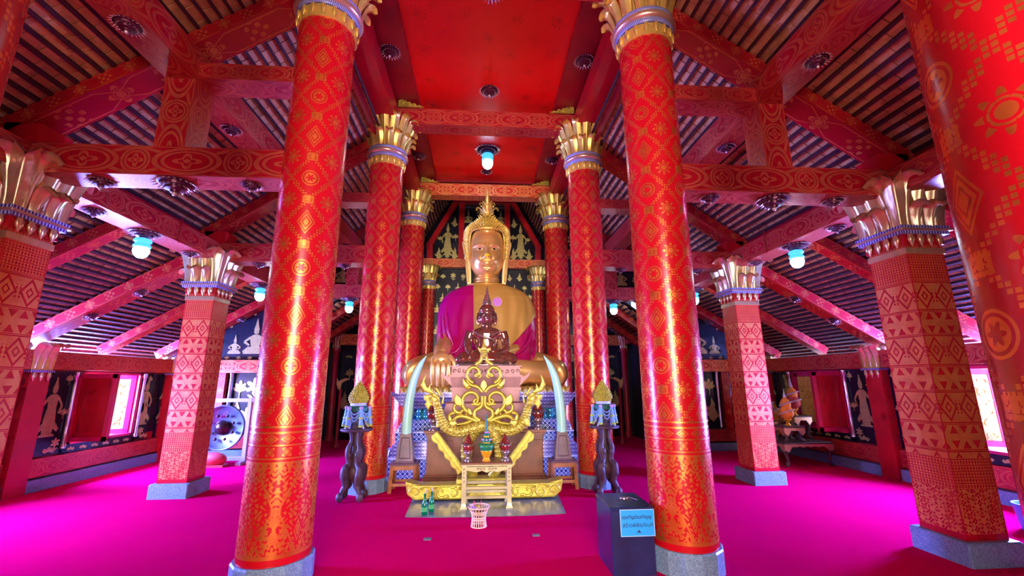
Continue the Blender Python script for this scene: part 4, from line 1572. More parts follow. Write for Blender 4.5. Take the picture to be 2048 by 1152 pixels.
rosette((0.02, 9.35, 6.438), 'small ceiling rosette just above the statue finial', 0.12, 'nave ceiling rosettes')

lampo = None
def lamp(loc, label, R=0.17, big=1.0):
    global lampo
    if lampo is None:
        t = thing('hanging_lamp', label, 'lamp', loc)
        rosette_parts(t, R)
        mb = MB()
        mb.lathe([(0.03, -0.07), (0.085, -0.09), (0.095, -0.11), (0.09, -0.13), (0.075, -0.135), (0.075, -0.165), (0.092, -0.17), (0.092, -0.195), (0.07, -0.20)], 20)
        mb.build('lamp_holder', 'lamp_glow_soft', t, True)
        mb = MB()
        mb.lathe([(0.068, -0.198), (0.084, -0.225), (0.084, -0.255), (0.066, -0.30), (0.035, -0.327), (0.001, -0.335)], 20)
        mb.build('bulb', 'lamp_glow', t, True)
        lampo = o = t
    else:
        o = copy_tree(lampo, None, loc, rnd.uniform(0, 1))
    o.scale = (big, big, big)
    tag(o, label, 'lamp', 'hanging lamps under the beams')
    return o
for sd in (-1, 1):
    S = SIDE[sd]
    lamp((sd * BX, 5.42, 3.398), 'lit blue-white lamp hanging from the %s long beam, nearest on that side' % S)
    lamp((sd * BX, 8.35, 3.398), 'lit blue lamp on the %s long beam, partly hidden by the front round column' % S)
    lamp((sd * 3.04, 9.72, 3.398), 'lit blue lamp under the %s rear tie beam beyond the front round column' % S, 0.15)
o = lamp((0.03, 8.38, 6.438), 'lit greenish white lamp hanging from the nave ceiling above the statue', 0.2, 1.35)
# thin iron tie rods seen beside the long beams
for sd in (-1, 1):
    mb = MB()
    mb.tube([(0, 0, 0), (0, 0, 0.35)], 0.008, 6)
    o = mb.build('tie_rod', 'dark_red', None, True)
    o.location = (sd * (BX - 0.19), 5.75, 3.38)
    tag(o, 'thin vertical rod against the %s long beam behind the nearest lamp' % SIDE[sd], 'rod')
# ------------------------------------------------------------------ tiled pedestal
PCX, PCY = 0.03, 8.47
ped = thing('altar_pedestal', 'stepped altar pedestal of blue and white mosaic tiles under the big statue', 'pedestal', (PCX, PCY, 0))
def tier(name, mat, hx, hy, z0, z1, hx2=None, hy2=None, parent=ped):
    hx2, hy2 = hx2 or hx, hy2 or hy
    mb = MB()
    vs, fs, uv = [], [], []
    for (a, b, z) in ((hx, hy, z0), (hx2, hy2, z1)):
        for (p, q) in ((-1, -1), (1, -1), (1, 1), (-1, 1)):
            vs.append((PCX + p * a, PCY + q * b, z))
    fs = [(3, 2, 1, 0), (4, 5, 6, 7), (0, 1, 5, 4), (1, 2, 6, 5), (2, 3, 7, 6), (3, 0, 4, 7)]
    uv = [[(-hx, -hy), (hx, -hy), (hx, hy), (-hx, hy)]] * 2
    for (w0, w1) in ((hx, hx2), (hy, hy2), (hx, hx2), (hy, hy2)):
        uv = uv + [[(-w0, z0), (w0, z0), (w1, z1), (-w1, z1)]]
    mb.add(vs, fs, uv)
    return mb.build(name, mat, parent)
tier('plinth', 'mosaic', 1.62, 0.9, 0.0, 0.3)
tier('ledge', 'pale_stone', 1.64, 0.92, 0.3, 0.325)
tier('lower_face', 'mosaic_violet', 1.54, 0.82, 0.325, 0.56, 1.5, 0.78)
tier('tile_band', 'mosaic', 1.52, 0.8, 0.56, 0.7)
tier('ledge', 'pale_stone', 1.53, 0.81, 0.7, 0.72)
tier('middle_face', 'mosaic', 1.4, 0.7, 0.72, 0.9, 1.34, 0.64)
tier('glass_waist', 'mosaic_glass', 1.28, 0.58, 0.9, 1.08)
tier('upper_flare', 'mosaic_violet', 1.3, 0.6, 1.08, 1.28, 1.5, 0.76)
tier('upper_band', 'mosaic_violet', 1.5, 0.76, 1.28, 1.36)
tier('ledge', 'pale_stone', 1.46, 0.72, 1.36, 1.4)
tier('top_slab', 'gold', 1.42, 0.68, 1.4, 1.425)
mb = MB()
mb.box((PCX, 9.98, 0.71), (2.74, 1.22, 1.42))
mb.build('rear_block', 'mosaic_violet', ped)
# upturned corner tips and small curling brackets
for sx in (-1, 1):
    mb = MB()
    poly = [(1.28, 1.06), (1.45, 1.14), (1.62, 1.33), (1.66, 1.40), (1.52, 1.34), (1.36, 1.30)]
    mb.ext([(PCX + sx * a, b) for a, b in poly], (0, PCY - 0.74, 0), (1, 0, 0), (0, 0, 1), 0.06)
    mb.build('corner_tip', 'mosaic_violet', ped)
    for (z0, r, xb) in ((0.72, 0.22, 1.46), (0.33, 0.26, 1.60)):
        mb = MB()
        pts = [(PCX + sx * (xb + 0.02 - 0.02 * math.cos(t) * 0), PCY - 0.80, z0) for t in (0,)]
        arc = [(PCX + sx * (xb - r * (1 - math.cos(t))), PCY - 0.84, z0 + r * math.sin(t)) for t in [i * PI / 2 / 8 for i in range(9)]]
        mb.tube(arc, [0.03, 0.012], 6)
        poly = [(a[0], a[2]) for a in arc] + [(PCX + sx * (xb - r), z0)]
        mb.ext(poly, (0, PCY - 0.84, 0), (1, 0, 0), (0, 0, 1), 0.04)
        mb.build('scroll_bracket', 'mosaic_violet', ped)
# round glass bosses on the waist and a row of gold lotus petals under the statue
bm = MB(); bm.ell((0, 0, 0), (0.05, 0.025, 0.05), 10, 6)
bme = bm.mesh('glass_boss', 'mosaic_glass')
for sx in (-1, 1):
    for k in range(4):
        for j in range(2):
            o = link('glass_boss', bme, ped, loc=(sx * (0.80 + k * 0.12), -0.59, 0.945 + j * 0.09))
pm = leaf_mesh('lotus_petal', 'gold', 0.09, 0.11, 0.03, 0.022, 0.008, 6, 10)
for k in range(27):
    link('lotus_petal', pm, ped, loc=(-1.44 + k * 2.88 / 26, -0.74, 1.365), rotz=-PI / 2)

# ------------------------------------------------------------------ the big seated statue
BC = Vector((0.04, 9.25, 1.425))
bud = thing('seated_statue', 'giant gilded seated Buddha statue draped in magenta satin and tan cloth', 'statue', BC)
def W(x, y, z): return Vector((BC.x + x, y, z))
# body: legs, trunk, arms as one continuous skin
mb = MB()
mb.ell(W(0, 9.45, 1.80), (1.15, 0.60, 0.40), 24, 14)
for sd in (-1, 1):
    mb.tube(spline([W(sd * .45, 9.5, 1.85), W(sd * 1.0, 9.15, 1.80), W(sd * 1.36, 8.80, 1.72), W(sd * 1.30, 8.5, 1.66)], 6), [0.42, 0.38, 0.31, 0.26], 14)
    mb.ell(W(sd * 1.27, 8.74, 1.70), (0.24, 0.36, 0.275), 16, 10)
mb.tube(spline([W(-1.30, 8.62, 1.66), W(-.6, 8.42, 1.66), W(.2, 8.42, 1.62), W(.75, 8.5, 1.60)], 6), [0.24, 0.22, 0.19, 0.13], 12)
mb.tube(spline([W(1.30, 8.62, 1.68), W(.6, 8.48, 1.76), W(-.2, 8.46, 1.86), W(-.6, 8.5, 1.88)], 6), [0.25, 0.22, 0.17, 0.10], 12)
mb.ell(W(0, 9.4, 2.6), (0.72, 0.46, 0.85), 20, 14)
mb.ell(W(0, 9.38, 3.08), (0.74, 0.40, 0.38), 20, 12)
for sd in (-1, 1):
    mb.ell(W(sd * .64, 9.4, 3.14), (0.26, 0.30, 0.24), 14, 10)
mb.tube([W(0, 9.35, 3.3), W(0, 9.28, 3.6), W(0, 9.25, 3.95)], [0.34, 0.27, 0.27], 18)
# right arm of the statue (viewer's left) reaching over the knee
mb.tube(spline([W(-.68, 9.4, 3.08), W(-.80, 9.25, 2.75), W(-.84, 9.0, 2.36), W(-.88, 8.55, 2.12), W(-.86, 8.34, 2.03)], 6), [0.21, 0.19, 0.18, 0.16, 0.13], 14)
mb.ell(W(-.85, 8.24, 1.95), (0.21, 0.12, 0.15), 14, 10)
# left arm resting in the lap
mb.tube(spline([W(.68, 9.4, 3.08), W(.80, 9.25, 2.75), W(.75, 9.05, 2.3), W(.35, 8.6, 2.1)], 6), [0.21, 0.19, 0.17, 0.13], 14)
mb.ell(W(.18, 8.55, 2.08), (0.26, 0.18, 0.08), 14, 8)
link('body', remeshed(MB().join(mb).xform(Matrix.Translation(-BC)), 'body', 'statue_gold', 0.035, 6), bud)
# fingers over the shin
for k, (x, zt, r) in enumerate(((-1.00, 1.50, .040), (-.90, 1.46, .044), (-.80, 1.46, .044), (-.705, 1.50, .040))):
    mb = MB()
    mb.tube(spline([W(x * .9 - .09, 8.22, 2.0), W(x, 8.135, 1.86), W(x, 8.13, 1.68), W(x + .005, 8.15, zt)], 5), [r, r * 1.05, r, r * .6], 10)
    mb.ell(W(x + .005, 8.15, zt), r * .62, 8, 6)
    mb.build('finger', 'statue_gold', bud)
mb = MB()
mb.tube(spline([W(-.70, 8.24, 2.02), W(-.62, 8.18, 1.92), W(-.60, 8.17, 1.78)], 5), [.05, .045, .03], 10)
mb.build('thumb', 'statue_gold', bud)
# neck rings
for z in (3.60, 3.67, 3.74):
    mb = MB()
    mb.lathe([(0.275, z - 0.03), (0.292, z - 0.012), (0.295, z), (0.292, z + 0.012), (0.275, z + 0.03)], 28, c=(BC.x, 9.26, 0))
    mb.build('neck_ring', 'statue_gold', bud)
# head
HC = Vector((BC.x, 9.22, 4.27))
def ga(x, s): return math.exp(-(x / s) ** 2)
def face_pt(dx, dz):
    """front surface of the face at (dx,dz) from the head centre, y offset (negative = towards viewer)"""
    rx = 0.405 - 0.06 * max(0, -dz / 0.55) ** 1.3
    q = 1 - abs(dx / rx) ** 2.3 - (abs(dz / 0.56) ** 2.6 if dz < 0 else abs(dz / 0.68) ** 4)
    y = -0.445 * max(0.0, q) ** 0.5
    b = 0
    # brow to nose
    nz = dz
    if -0.20 < nz < 0.20:
        t = (0.20 - nz) / 0.40
        hgt = 0.012 + 0.105 * max(0, (0.12 - nz) / 0.25) if nz > -0.13 else 0.115 * max(0, 1 - (-0.13 - nz) / 0.05)
        b += hgt * ga(dx, 0.030 + 0.028 * max(0, t - 0.3))
    for sx in (-1, 1):
        b += 0.045 * ga(dx - sx * 0.062, 0.030) * ga(dz + 0.135, 0.035)
        bz = 0.155 - ((abs(dx) - 0.17) / 0.16) ** 2 * 0.065
        b += 0.020 * ga(dz - bz, 0.022) * ga(dx - sx * 0.17, 0.14)
        b -= 0.045 * ga(dx - sx * 0.155, 0.09) * ga(dz - 0.055, 0.055)
        b += 0.030 * ga(dx - sx * 0.155, 0.075) * ga(dz - 0.045, 0.032)
        b += 0.030 * ga(dx - sx * 0.20, 0.10) * ga(dz + 0.14, 0.12)
        b += 0.010 * ga(dx - sx * 0.15, 0.04) * ga(dz + 0.225, 0.03)
    lipw = ga(dx, 0.11)
    up = -0.255 + 0.018 * abs(dx) / 0.1
    b += 0.050 * lipw * (ga(dz - up - 0.020, 0.022) + ga(dz - up + 0.026, 0.024))
    b -= 0.018 * ga(dx, 0.10) * ga(dz - up, 0.008)
    b += 0.030 * ga(dx, 0.09) * ga(dz + 0.42, 0.07)
    b -= 0.018 * ga(dx, 0.08) * ga(dz + 0.335, 0.025)
    return y - b
mb = MB()
def hp(u, v):
    a = 2 * PI * u
    t = PI * v
    dz = (0.56 if t > PI / 2 else 0.68) * math.cos(t)
    rx = 0.405 - 0.06 * max(0, -dz / 0.55) ** 1.3
    k = math.sin(t) ** 0.86
    dx = rx * k * math.sin(a)
    cy = math.cos(a)
    if cy > 0:
        yy = face_pt(dx, dz)
        yy = yy if cy > 0.25 else yy * 1.0
    else:
        yy = -0.42 * k * cy
    return HC + Vector((dx, yy, dz))
mb.grid(hp, 160, 120, closed_u=True)
mb.build('head', 'statue_gold', bud)
# eyes, pupils, brows
for sd in (-1, 1):
    mb = MB()
    n = 14
    top = []
    for i in range(n + 1):
        t = i / n
        x = sd * (0.075 + 0.165 * t)
        wz = math.sin(PI * t)
        top.append((x, 0.052 + 0.012 * t + 0.034 * wz, 0.052 + 0.012 * t - 0.026 * wz))
    vs, fs = [], []
    for (x, za, zb) in top:
        for z in (za, (za + zb) / 2, zb):
            vs.append(HC + Vector((x, face_pt(x, z) - 0.006, z)))
    for i in range(n):
        for j in range(2):
            q = (i * 3 + j, i * 3 + j + 1, i * 3 + j + 4, i * 3 + j + 3)
            fs.append(q if sd > 0 else tuple(reversed(q)))
    mb.add(vs, fs, None, True)
    e = mb.build('eye', 'eye_white', bud)
    mb = MB()
    x = sd * 0.150
    mb.ell(HC + Vector((x, face_pt(x, 0.058) - 0.006, 0.058)), (0.034, 0.012, 0.030), 12, 8)
    mb.build('pupil', 'eye_dark', e)
    mb = MB()
    mb.tube([HC + Vector((sd * x, face_pt(x, z) - 0.004, z)) for x, z in [(0.04 + 0.26 * t, 0.155 - ((0.04 + 0.26 * t - 0.17) / 0.16) ** 2 * 0.065) for t in [i / 16 for i in range(17)]]], [0.008, 0.017, 0.008], 6)
    mb.build('eyebrow', 'statue_gold', bud)
    for (z0, s, nm) in ((0.052, 0.026, 'upper_lid'), (0.052, -0.020, 'lower_lid')):
        mb = MB()
        mb.tube([HC + Vector((sd * (0.08 + 0.155 * t), face_pt(0.08 + 0.155 * t, z0 + 0.012 * t + s * math.sin(PI * t)) - 0.007, z0 + 0.012 * t + s * math.sin(PI * t))) for t in [i / 12 for i in range(13)]], [0.006, 0.010, 0.006], 6)
        mb.build(nm, 'statue_gold', bud)
# gold leaf square on the nose tip
mb = MB()
mb.ell(HC + Vector((0, face_pt(0, -0.115) + 0.030, -0.105)), (0.062, 0.045, 0.042), 14, 10)
mb.build('nose_leaf', 'yellow_bright', bud)
# hair with rows of curls and pointed crown
def hair_r(v):
    """profile: v 0 at ear level ... 1 at the finial foot"""
    pts = [(0.43, 4.22), (0.455, 4.45), (0.465, 4.66), (0.45, 4.82), (0.40, 4.92), (0.30, 5.0), (0.19, 5.10), (0.10, 5.26)]
    return lerp_list(pts_v := [Vector((a, b)) for a, b in pts], 101)[int(v * 100)]
mb = MB()
prof = [(hair_r(i / 24).x, hair_r(i / 24).y) for i in range(25)]
def hairline(z):
    return 5.03 if False else 0
nu = 72
vs = []
mb.grid(lambda u, v: (HC.x + hair_r(v).x * math.sin(2 * PI * u), HC.y + 0.04 - hair_r(v).x * 0.88 * math.cos(2 * PI * u) , hair_r(v).y), 72, 24, closed_u=True,
        keep=lambda c: not (c.y < HC.y - 0.05 and abs(c.x - HC.x) < 0.36 and c.z < 4.78))
hair = mb.build('hair', 'scalp_gap_shade', bud)
cm = MB()
rows = 17
for j in range(rows):
    v = j / (rows - 1) * 0.96
    p = hair_r(v)
    n = max(6, int(2 * PI * p.x / 0.062))
    for i in range(n):
        a = 2 * PI * (i + 0.5 * (j % 2)) / n
        c = Vector((HC.x + p.x * math.sin(a), HC.y + 0.04 - p.x * 0.88 * math.cos(a), p.y))
        if c.y < HC.y - 0.05 and abs(c.x - HC.x) < 0.37 and c.z < 4.80:
            continue
        out = Vector((math.sin(a), -math.cos(a), 0.45)).normalized()
        cm.tube([c - out * 0.01, c + out * 0.03, c + out * 0.06, c + out * 0.09 + Vector((0, 0, 0.012))], [0.022, 0.022, 0.015, 0.003], 7)
o = cm.build('hair_curls', 'curl_gold', bud)
o['kind'] = 'stuff'
# raised hairline band framing the face
mb = MB()
band = [(-.372, 4.15), (-.385, 4.35), (-.382, 4.55), (-.365, 4.70), (-.31, 4.775), (-.16, 4.795), (0, 4.80), (.16, 4.795), (.31, 4.775), (.365, 4.70), (.382, 4.55), (.385, 4.35), (.372, 4.15)]
mb.tube(spline([Vector((HC.x + a, HC.y - 0.42 * math.sqrt(max(0.02, 1 - (abs(a) / .44) ** 2.4)) - 0.02, b)) for a, b in band], 5), 0.022, 8)
mb.build('hairline_band', 'gold', bud)
# ears: long lobes
for sd in (-1, 1):
    mb = MB()
    poly = [(.41, 4.40), (.46, 4.52), (.54, 4.60), (.55, 4.53), (.51, 4.34), (.47, 4.20), (.455, 3.95), (.43, 3.66), (.39, 3.60), (.34, 3.64), (.345, 3.90), (.37, 4.18), (.39, 4.30)]
    mb.ext([(HC.x + sd * a, b) for a, b in poly], (0, HC.y - 0.06, 0), (1, 0, 0), (0, 0, 1), 0.09)
    e = mb.build('ear', 'pale_gold', bud)
    mb = MB()
    mb.tube(spline([(HC.x + sd * .53, HC.y - 0.11, 4.57), (HC.x + sd * .48, HC.y - 0.12, 4.34), (HC.x + sd * .43, HC.y - 0.12, 4.06), (HC.x + sd * .40, HC.y - 0.12, 3.65)], 6), [.012, .02, .02, .026], 8)
    mb.build('ear_rim', 'gold', e)
# flame finial
mb = MB()
mb.lathe([(0.12, 5.22), (0.10, 5.27), (0.07, 5.32), (0.075, 5.40), (0.05, 5.48), (0.055, 5.56), (0.05, 5.66), (0.035, 5.76), (0.012, 5.90), (0.002, 5.96)], 16, c=(HC.x, HC.y, 0))
fin = mb.build('finial', 'gold', bud)
for (z, s) in ((5.25, 1.15), (5.43, 0.8)):
    lm = leaf_mesh('finial_leaf', 'gold', 0.17 * s, 0.09 * s, 0.09 * s, 0.035 * s, 0.01, 6, 12)
    for k in range(6):
        a = k * PI / 3
        link('finial_leaf', lm, fin, loc=Vector((HC.x + 0.06 * s * math.cos(a), HC.y + 0.06 * s * math.sin(a), z)) - BC, rotz=a)
# robe
RB = [(1.90, 1.06, .78), (2.2, 1.06, .70), (2.6, 1.08, .62), (2.95, 1.06, .57), (3.15, 1.03, .53), (3.33, .95, .49), (3.46, .82, .44), (3.55, .64, .40), (3.61, .42, .36)]
def robe_pt(u, v, off=0.0):
    t = v * (len(RB) - 1)
    k = min(int(t), len(RB) - 2)
    f = t - k
    z, rx, ry = [RB[k][i] + (RB[k + 1][i] - RB[k][i]) * f for i in range(3)]
    a = 2 * PI * u
    fold = (0.012 * math.sin(a * 13 + z * 2.0) + 0.008 * math.sin(a * 23 - z * 3)) * max(0, 1 - v * 1.05)
    sx, cx = math.sin(a), math.cos(a)
    e = 0.72
    x = math.copysign(abs(sx) ** e, sx) * (rx + off + fold)
    y = -math.copysign(abs(cx) ** e, cx) * (ry + off + fold)
    return Vector((BC.x + 0.01 + x, 9.36 + y, z))
mb = MB()
mb.grid(lambda u, v: robe_pt(u, v), 220, 48, closed_u=True)
rob = mb.build('robe', 'satin_magenta', bud)
def in_poly(x, z, poly):
    c = False
    n = len(poly)
    for i in range(n):
        (x0, z0), (x1, z1) = poly[i], poly[(i + 1) % n]
        if (z0 > z) != (z1 > z) and x < (x1 - x0) * (z - z0) / (z1 - z0) + x0:
            c = not c
    return c
SASH = [(-.25, 3.9), (-.27, 3.5), (-.25, 2.9), (-.24, 2.30), (.1, 2.16), (.34, 2.12), (.65, 2.42), (1.02, 2.86), (1.3, 3.2), (1.3, 3.6), (.4, 3.9)]
mb = MB()
mb.grid(lambda u, v: robe_pt(u, v, 0.025), 420, 160, closed_u=True, keep=lambda c: c.y < 9.46 and in_poly(c.x - BC.x, c.z, SASH))
mb.build('sash', 'sash_tan', rob)
def robe_at(x, z, off):
    k = 0
    while k < len(RB) - 2 and RB[k + 1][0] < z:
        k += 1
    v = (k + (z - RB[k][0]) / (RB[k + 1][0] - RB[k][0])) / (len(RB) - 1)
    lo, hi = -0.249, 0.249
    for _ in range(40):
        mid = (lo + hi) / 2
        if robe_pt(mid % 1.0, v, off).x - BC.x < x:
            lo = mid
        else:
            hi = mid
    return robe_pt(((lo + hi) / 2) % 1.0, v, off)
for pl in (((-.26, 3.57), (-.27, 3.5), (-.25, 2.9), (-.24, 2.30)), ((-.24, 2.30), (.1, 2.16), (.34, 2.12), (.65, 2.42), (.97, 2.80))):
    pts = []
    for i in range(len(pl) - 1):
        for k in range(12):
            t = k / 12
            pts.append(robe_at(pl[i][0] + (pl[i + 1][0] - pl[i][0]) * t, pl[i][1] + (pl[i + 1][1] - pl[i][1]) * t, 0.026))
    pts.append(robe_at(pl[-1][0], pl[-1][1], 0.026))
    mb = MB()
    mb.tube(pts, 0.014, 6)
    mb.build('sash_hem', 'sash_tan', rob)
# brooch
bx, bz = 0.22, 3.17
by = 9.36 - 0.60
mb = MB()
mb.lathe([(0.001, 0), (0.098, 0), (0.098, 0.03), (0.001, 0.03)], 28, smooth=False)
o = mb.build('brooch', 'brooch_magenta', bud, True)
mb = MB()
mb.tube([(0.105 * math.cos(a), 0.105 * math.sin(a), 0.024) for a in [2 * PI * i / 28 for i in range(29)]], 0.012, 6, cap=False)
mb.build('brooch_rim', 'sash_tan', o, True)
o.location = Vector((BC.x + bx, 8.80, bz)) - BC
o.rotation_euler = (PI / 2, 0, 0)
# collar roll of the robe
mb = MB()
mb.tube([robe_pt(u, 0.985, 0.0) for u in [i / 60 for i in range(61)]], 0.03, 8, cap=False)
mb.build('collar', 'sash_tan', bud)
mb = MB()
for (u0, w) in ((0.87, 0.0), (0.91, 0.0)):
    pass
# deep swag folds of satin under the right arm (viewer's left) and at the right
for k, pts in enumerate((((-.95, 8.95, 2.9), (-.9, 8.80, 2.4), (-.72, 8.72, 2.12), (-.55, 8.70, 2.2), (-.42, 8.74, 2.6)), ((.98, 8.95, 2.6), (.85, 8.78, 2.3), (.62, 8.70, 2.1), (.42, 8.68, 2.08)), ((1.04, 9.0, 2.4), (.98, 8.80, 2.1), (.92, 8.74, 1.95)), ((-.85, 8.82, 3.1), (-.78, 8.74, 2.6), (-.66, 8.70, 2.25)))):
    mb = MB()
    mb.tube(spline([W(*p) for p in pts], 8), [0.015, 0.035, 0.04, 0.03, 0.012], 8)
    mb.build('robe_fold', 'satin_magenta', rob)
# ------------------------------------------------------------------ wooden altar cabinet, dais and the small statue
cab = thing('altar_cabinet', 'wide brown wooden cabinet with turned edges behind the gold serpents', 'cabinet', (0.02, 7.25, 0))
def cbox(name, mat, c, d, parent=cab, b=0.01):
    mb = MB()
    mb.bevbox(c, d, b)
    return mb.build(name, mat, parent)
cbox('plinth', 'wood_brown', (0.02, 7.25, 0.06), (1.92, 0.50, 0.12))
cbox('body', 'wood_brown', (0.02, 7.25, 0.44), (1.82, 0.42, 0.66))
cbox('top_board', 'wood_brown', (0.02, 7.25, 0.785), (1.92, 0.50, 0.04))
cbox('moulding', 'wood_brown', (0.02, 7.25, 0.745), (1.88, 0.46, 0.04))
cbox('moulding', 'wood_brown', (0.02, 7.25, 0.14), (1.88, 0.46, 0.03))
for sd in (-1, 1):
    for k in (0, 1, 2):
        mb = MB()
        poly = [(0, 0), (0.13, 0), (0.12, -0.035), (0.09, -0.04), (0.065, -0.085), (0.04, -0.04), (0.01, -0.035)]
        mb.ext([(0.02 + sd * (0.50 + 0.135 * k) + sd * a, 0.726 + b) for a, b in poly], (0, 7.032, 0), (1, 0, 0), (0, 0, 1), 0.014)
        mb.build('apron_carving', 'wood_brown', cab)
    mb = MB()
    mb.bevbox((0.02 + sd * 0.70, 7.036, 0.42), (0.40, 0.012, 0.46), 0.005)
    mb.build('side_panel', 'wood_brown', cab)

dais = thing('statue_dais', 'rose-coloured tiered dais with upturned corners under the small shiny statue', 'dais', (0.02, 7.32, 0.805))
def dtier(name, hx, hy, z0, z1, hx2=None, hy2=None, mat='rose_metal'):
    hx2, hy2 = hx2 or hx, hy2 or hy
    mb = MB()
    vs = []
    for (a, b, z) in ((hx, hy, z0), (hx2, hy2, z1)):
        for (p, q) in ((-1, -1), (1, -1), (1, 1), (-1, 1)):
            vs.append((0.02 + p * a, 7.32 + q * b, z))
    mb.add(vs, [(3, 2, 1, 0), (4, 5, 6, 7), (0, 1, 5, 4), (1, 2, 6, 5), (2, 3, 7, 6), (3, 0, 4, 7)])
    return mb.build(name, mat, dais)
for (nm, a, b, z0, z1, a2, b2) in (('foot_tier', .68, .16, .806, .90, None, None), ('foot_moulding', .68, .16, .90, .93, .66, .155), ('lower_tier', .66, .155, .93, 1.07, None, None),
        ('lower_moulding', .70, .165, 1.07, 1.10, None, None), ('step', .67, .16, 1.10, 1.20, .64, .155), ('waist_foot', .69, .165, 1.20, 1.23, .62, .15), ('waist', .55, .145, 1.23, 1.42, None, None),
        ('waist_moulding', .58, .15, 1.42, 1.45, None, None), ('flare', .55, .15, 1.45, 1.62, .63, .17), ('upper_moulding', .60, .165, 1.62, 1.65, None, None), ('carved_frieze', .56, .15, 1.65, 1.78, None, None), ('cap', .59, .165, 1.78, 1.80, None, None)):
    dtier(nm, a, b, z0, z1, a2, b2)
for sd in (-1, 1):
    mb = MB()
    mb.ext([(0.02 + sd * a, b) for a, b in ((.55, 1.47), (.70, 1.62), (.74, 1.72), (.66, 1.64), (.58, 1.62))], (0, 7.17, 0), (1, 0, 0), (0, 0, 1), 0.05)
    mb.build('corner_tip', 'rose_metal', dais)
mb = MB()
for k in range(13):
    x = 0.02 - .52 + k * 1.04 / 12
    mb.tube([(a, 7.165, b) for a, b in spiral2(x, 1.715, .036, .008, k, k + 6.0, 10)], .008, 5)
mb.build('frieze_scrolls', 'rose_metal', dais)

sb = thing('small_statue', 'small shiny reddish seated Buddha statue with tall spire, in front of the big one', 'statue', (0.03, 7.32, 1.80))
mb = MB()
def w(x, y, z): return Vector((x, y, z))
mb.ell(w(0, 0.02, .13), (.36, .15, .12), 20, 10)
for sd in (-1, 1):
    mb.tube(spline([w(sd * .15, .05, .15), w(sd * .34, -.02, .14), w(sd * .44, -.08, .12)], 5), [.13, .11, .09], 10)
    mb.ell(w(sd * .43, -.06, .11), (.095, .09, .085), 12, 8)
    mb.tube(spline([w(sd * .27, .06, .58), w(sd * .32, .04, .42), w(sd * .31, -.03, .28), w(sd * (.26 if sd < 0 else .12), -.12, .20)], 5), [.085, .075, .062, .05], 10)
mb.tube(spline([w(-.42, -.09, .11), w(0, -.15, .10), w(.3, -.14, .09)], 6), [.07, .065, .05], 10)
mb.tube(spline([w(.42, -.09, .12), w(0, -.13, .17), w(-.25, -.12, .17)], 6), [.07, .06, .04], 10)
mb.ell(w(-.28, -.15, .13), (.05, .03, .08), 10, 8)
mb.ell(w(0, .05, .40), (.20, .12, .26), 18, 12)
mb.ell(w(0, .05, .54), (.27, .12, .13), 18, 10)
mb.tube([w(0, .04, .6), w(0, .03, .72)], [.10, .08], 12)
mb.ell(w(0, .02, .83), (.14, .135, .165), 18, 14)
mb.ell(w(0, -.115, .82), (.022, .03, .04), 8, 6)
for sd in (-1, 1):
    mb.tube([w(sd * .15, .03, .92), w(sd * .16, .03, .80), w(sd * .14, .03, .69)], [.018, .03, .022], 8)
mb.lathe([(.09, .90), (.138, .935), (.13, .98), (.09, 1.03), (.07, 1.06), (.075, 1.08), (.05, 1.14), (.028, 1.22), (.012, 1.32), (.004, 1.36)], 16)
link('body', remeshed(mb, 'body', 'small_statue', 0.013, 4), sb)
mb = MB()
mb.lathe([(.50, 0), (.52, .015), (.50, .03), (.44, .04), (.3, .045)], 32, ys=.36)
mb.build('lotus_seat', 'silver', sb, True)
mb = MB()
mb.lathe([(.078, 1.04), (.083, 1.06), (.07, 1.09), (.06, 1.15), (.045, 1.16), (.04, 1.22), (.026, 1.23), (.02, 1.30), (.008, 1.36), (.002, 1.40)], 16, c=(0, 0.0, 0))
mb.build('spire', 'silver', sb, True)
mb = MB()
mb.tube(spline([w(-.24, -.02, .60), w(-.1, -.09, .50), w(.06, -.10, .46), w(.2, -.06, .36)], 6), .014, 6)
mb.tube(spline([w(.24, -.02, .60), w(.1, -.09, .52), w(-.05, -.10, .50)], 6), .012, 6)
mb.build('robe_edge', 'silver', sb, True)
mb = MB()
for sd in (-1, 1):
    mb.ell(w(sd * .045, -.092, .855), (.022, .012, .010), 8, 6)
mb.ell(w(0, -.098, .775), (.035, .014, .012), 8, 6)
mb.build('face_glints', 'silver', sb, True)

# ------------------------------------------------------------------ gold twin-serpent stand
NY = 6.35
ng = thing('serpent_stand', 'carved gold stand of two crested serpents with openwork scrolls between them', 'altar stand', (0.0, NY, 0))
def both(name, mat, fn):
    for sd in (-1, 1):
        mb = MB()
        fn(mb, sd)
        if sd < 0:
            pass
        mb.build(name, mat, ng)
cx0 = -0.02
def PX(sd, x): return cx0 + sd * x
# boat-shaped carved base
mb = MB()
prof = [(-1.06, .26), (-1.03, .10), (-.93, .02), (.93, .02), (1.03, .10), (1.06, .26), (.98, .24), (.85, .21), (-.85, .21), (-.98, .24)]
mb.ext([(cx0 + 0.03 + a, b) for a, b in prof], (0, NY - 0.10, 0), (1, 0, 0), (0, 0, 1), 0.22)
base = rbuild(mb, 'base_board', 'carved_gold', ng, .016, 4)
mb = MB()
for sd in (-1, 1):
    for (x, z, r, a0, a1) in ((.92, .13, .075, 0, 7), (.75, .11, .08, 2, 9.5), (.58, .12, .075, 4, 10), (.42, .11, .07, 1, 8), (.24, .11, .06, 0, 7), (.66, .17, .03, 0, 6), (.84, .17, .03, 0, 6), (.50, .05, .03, 0, 6), (.34, .16, .03, 0, 6)):
        mb.tube([(PX(sd, p[0]) + .03, NY - .212, p[1]) for p in spiral2(x, z, r, r * .15, a0, a1, 18)], [.021, .011], 6)
    mb.tube([(PX(sd, 1.03) + .03, NY - .21, .22), (PX(sd, .9) + .03, NY - .215, .195), (PX(sd, .1) + .03, NY - .215, .19)], .014, 6)
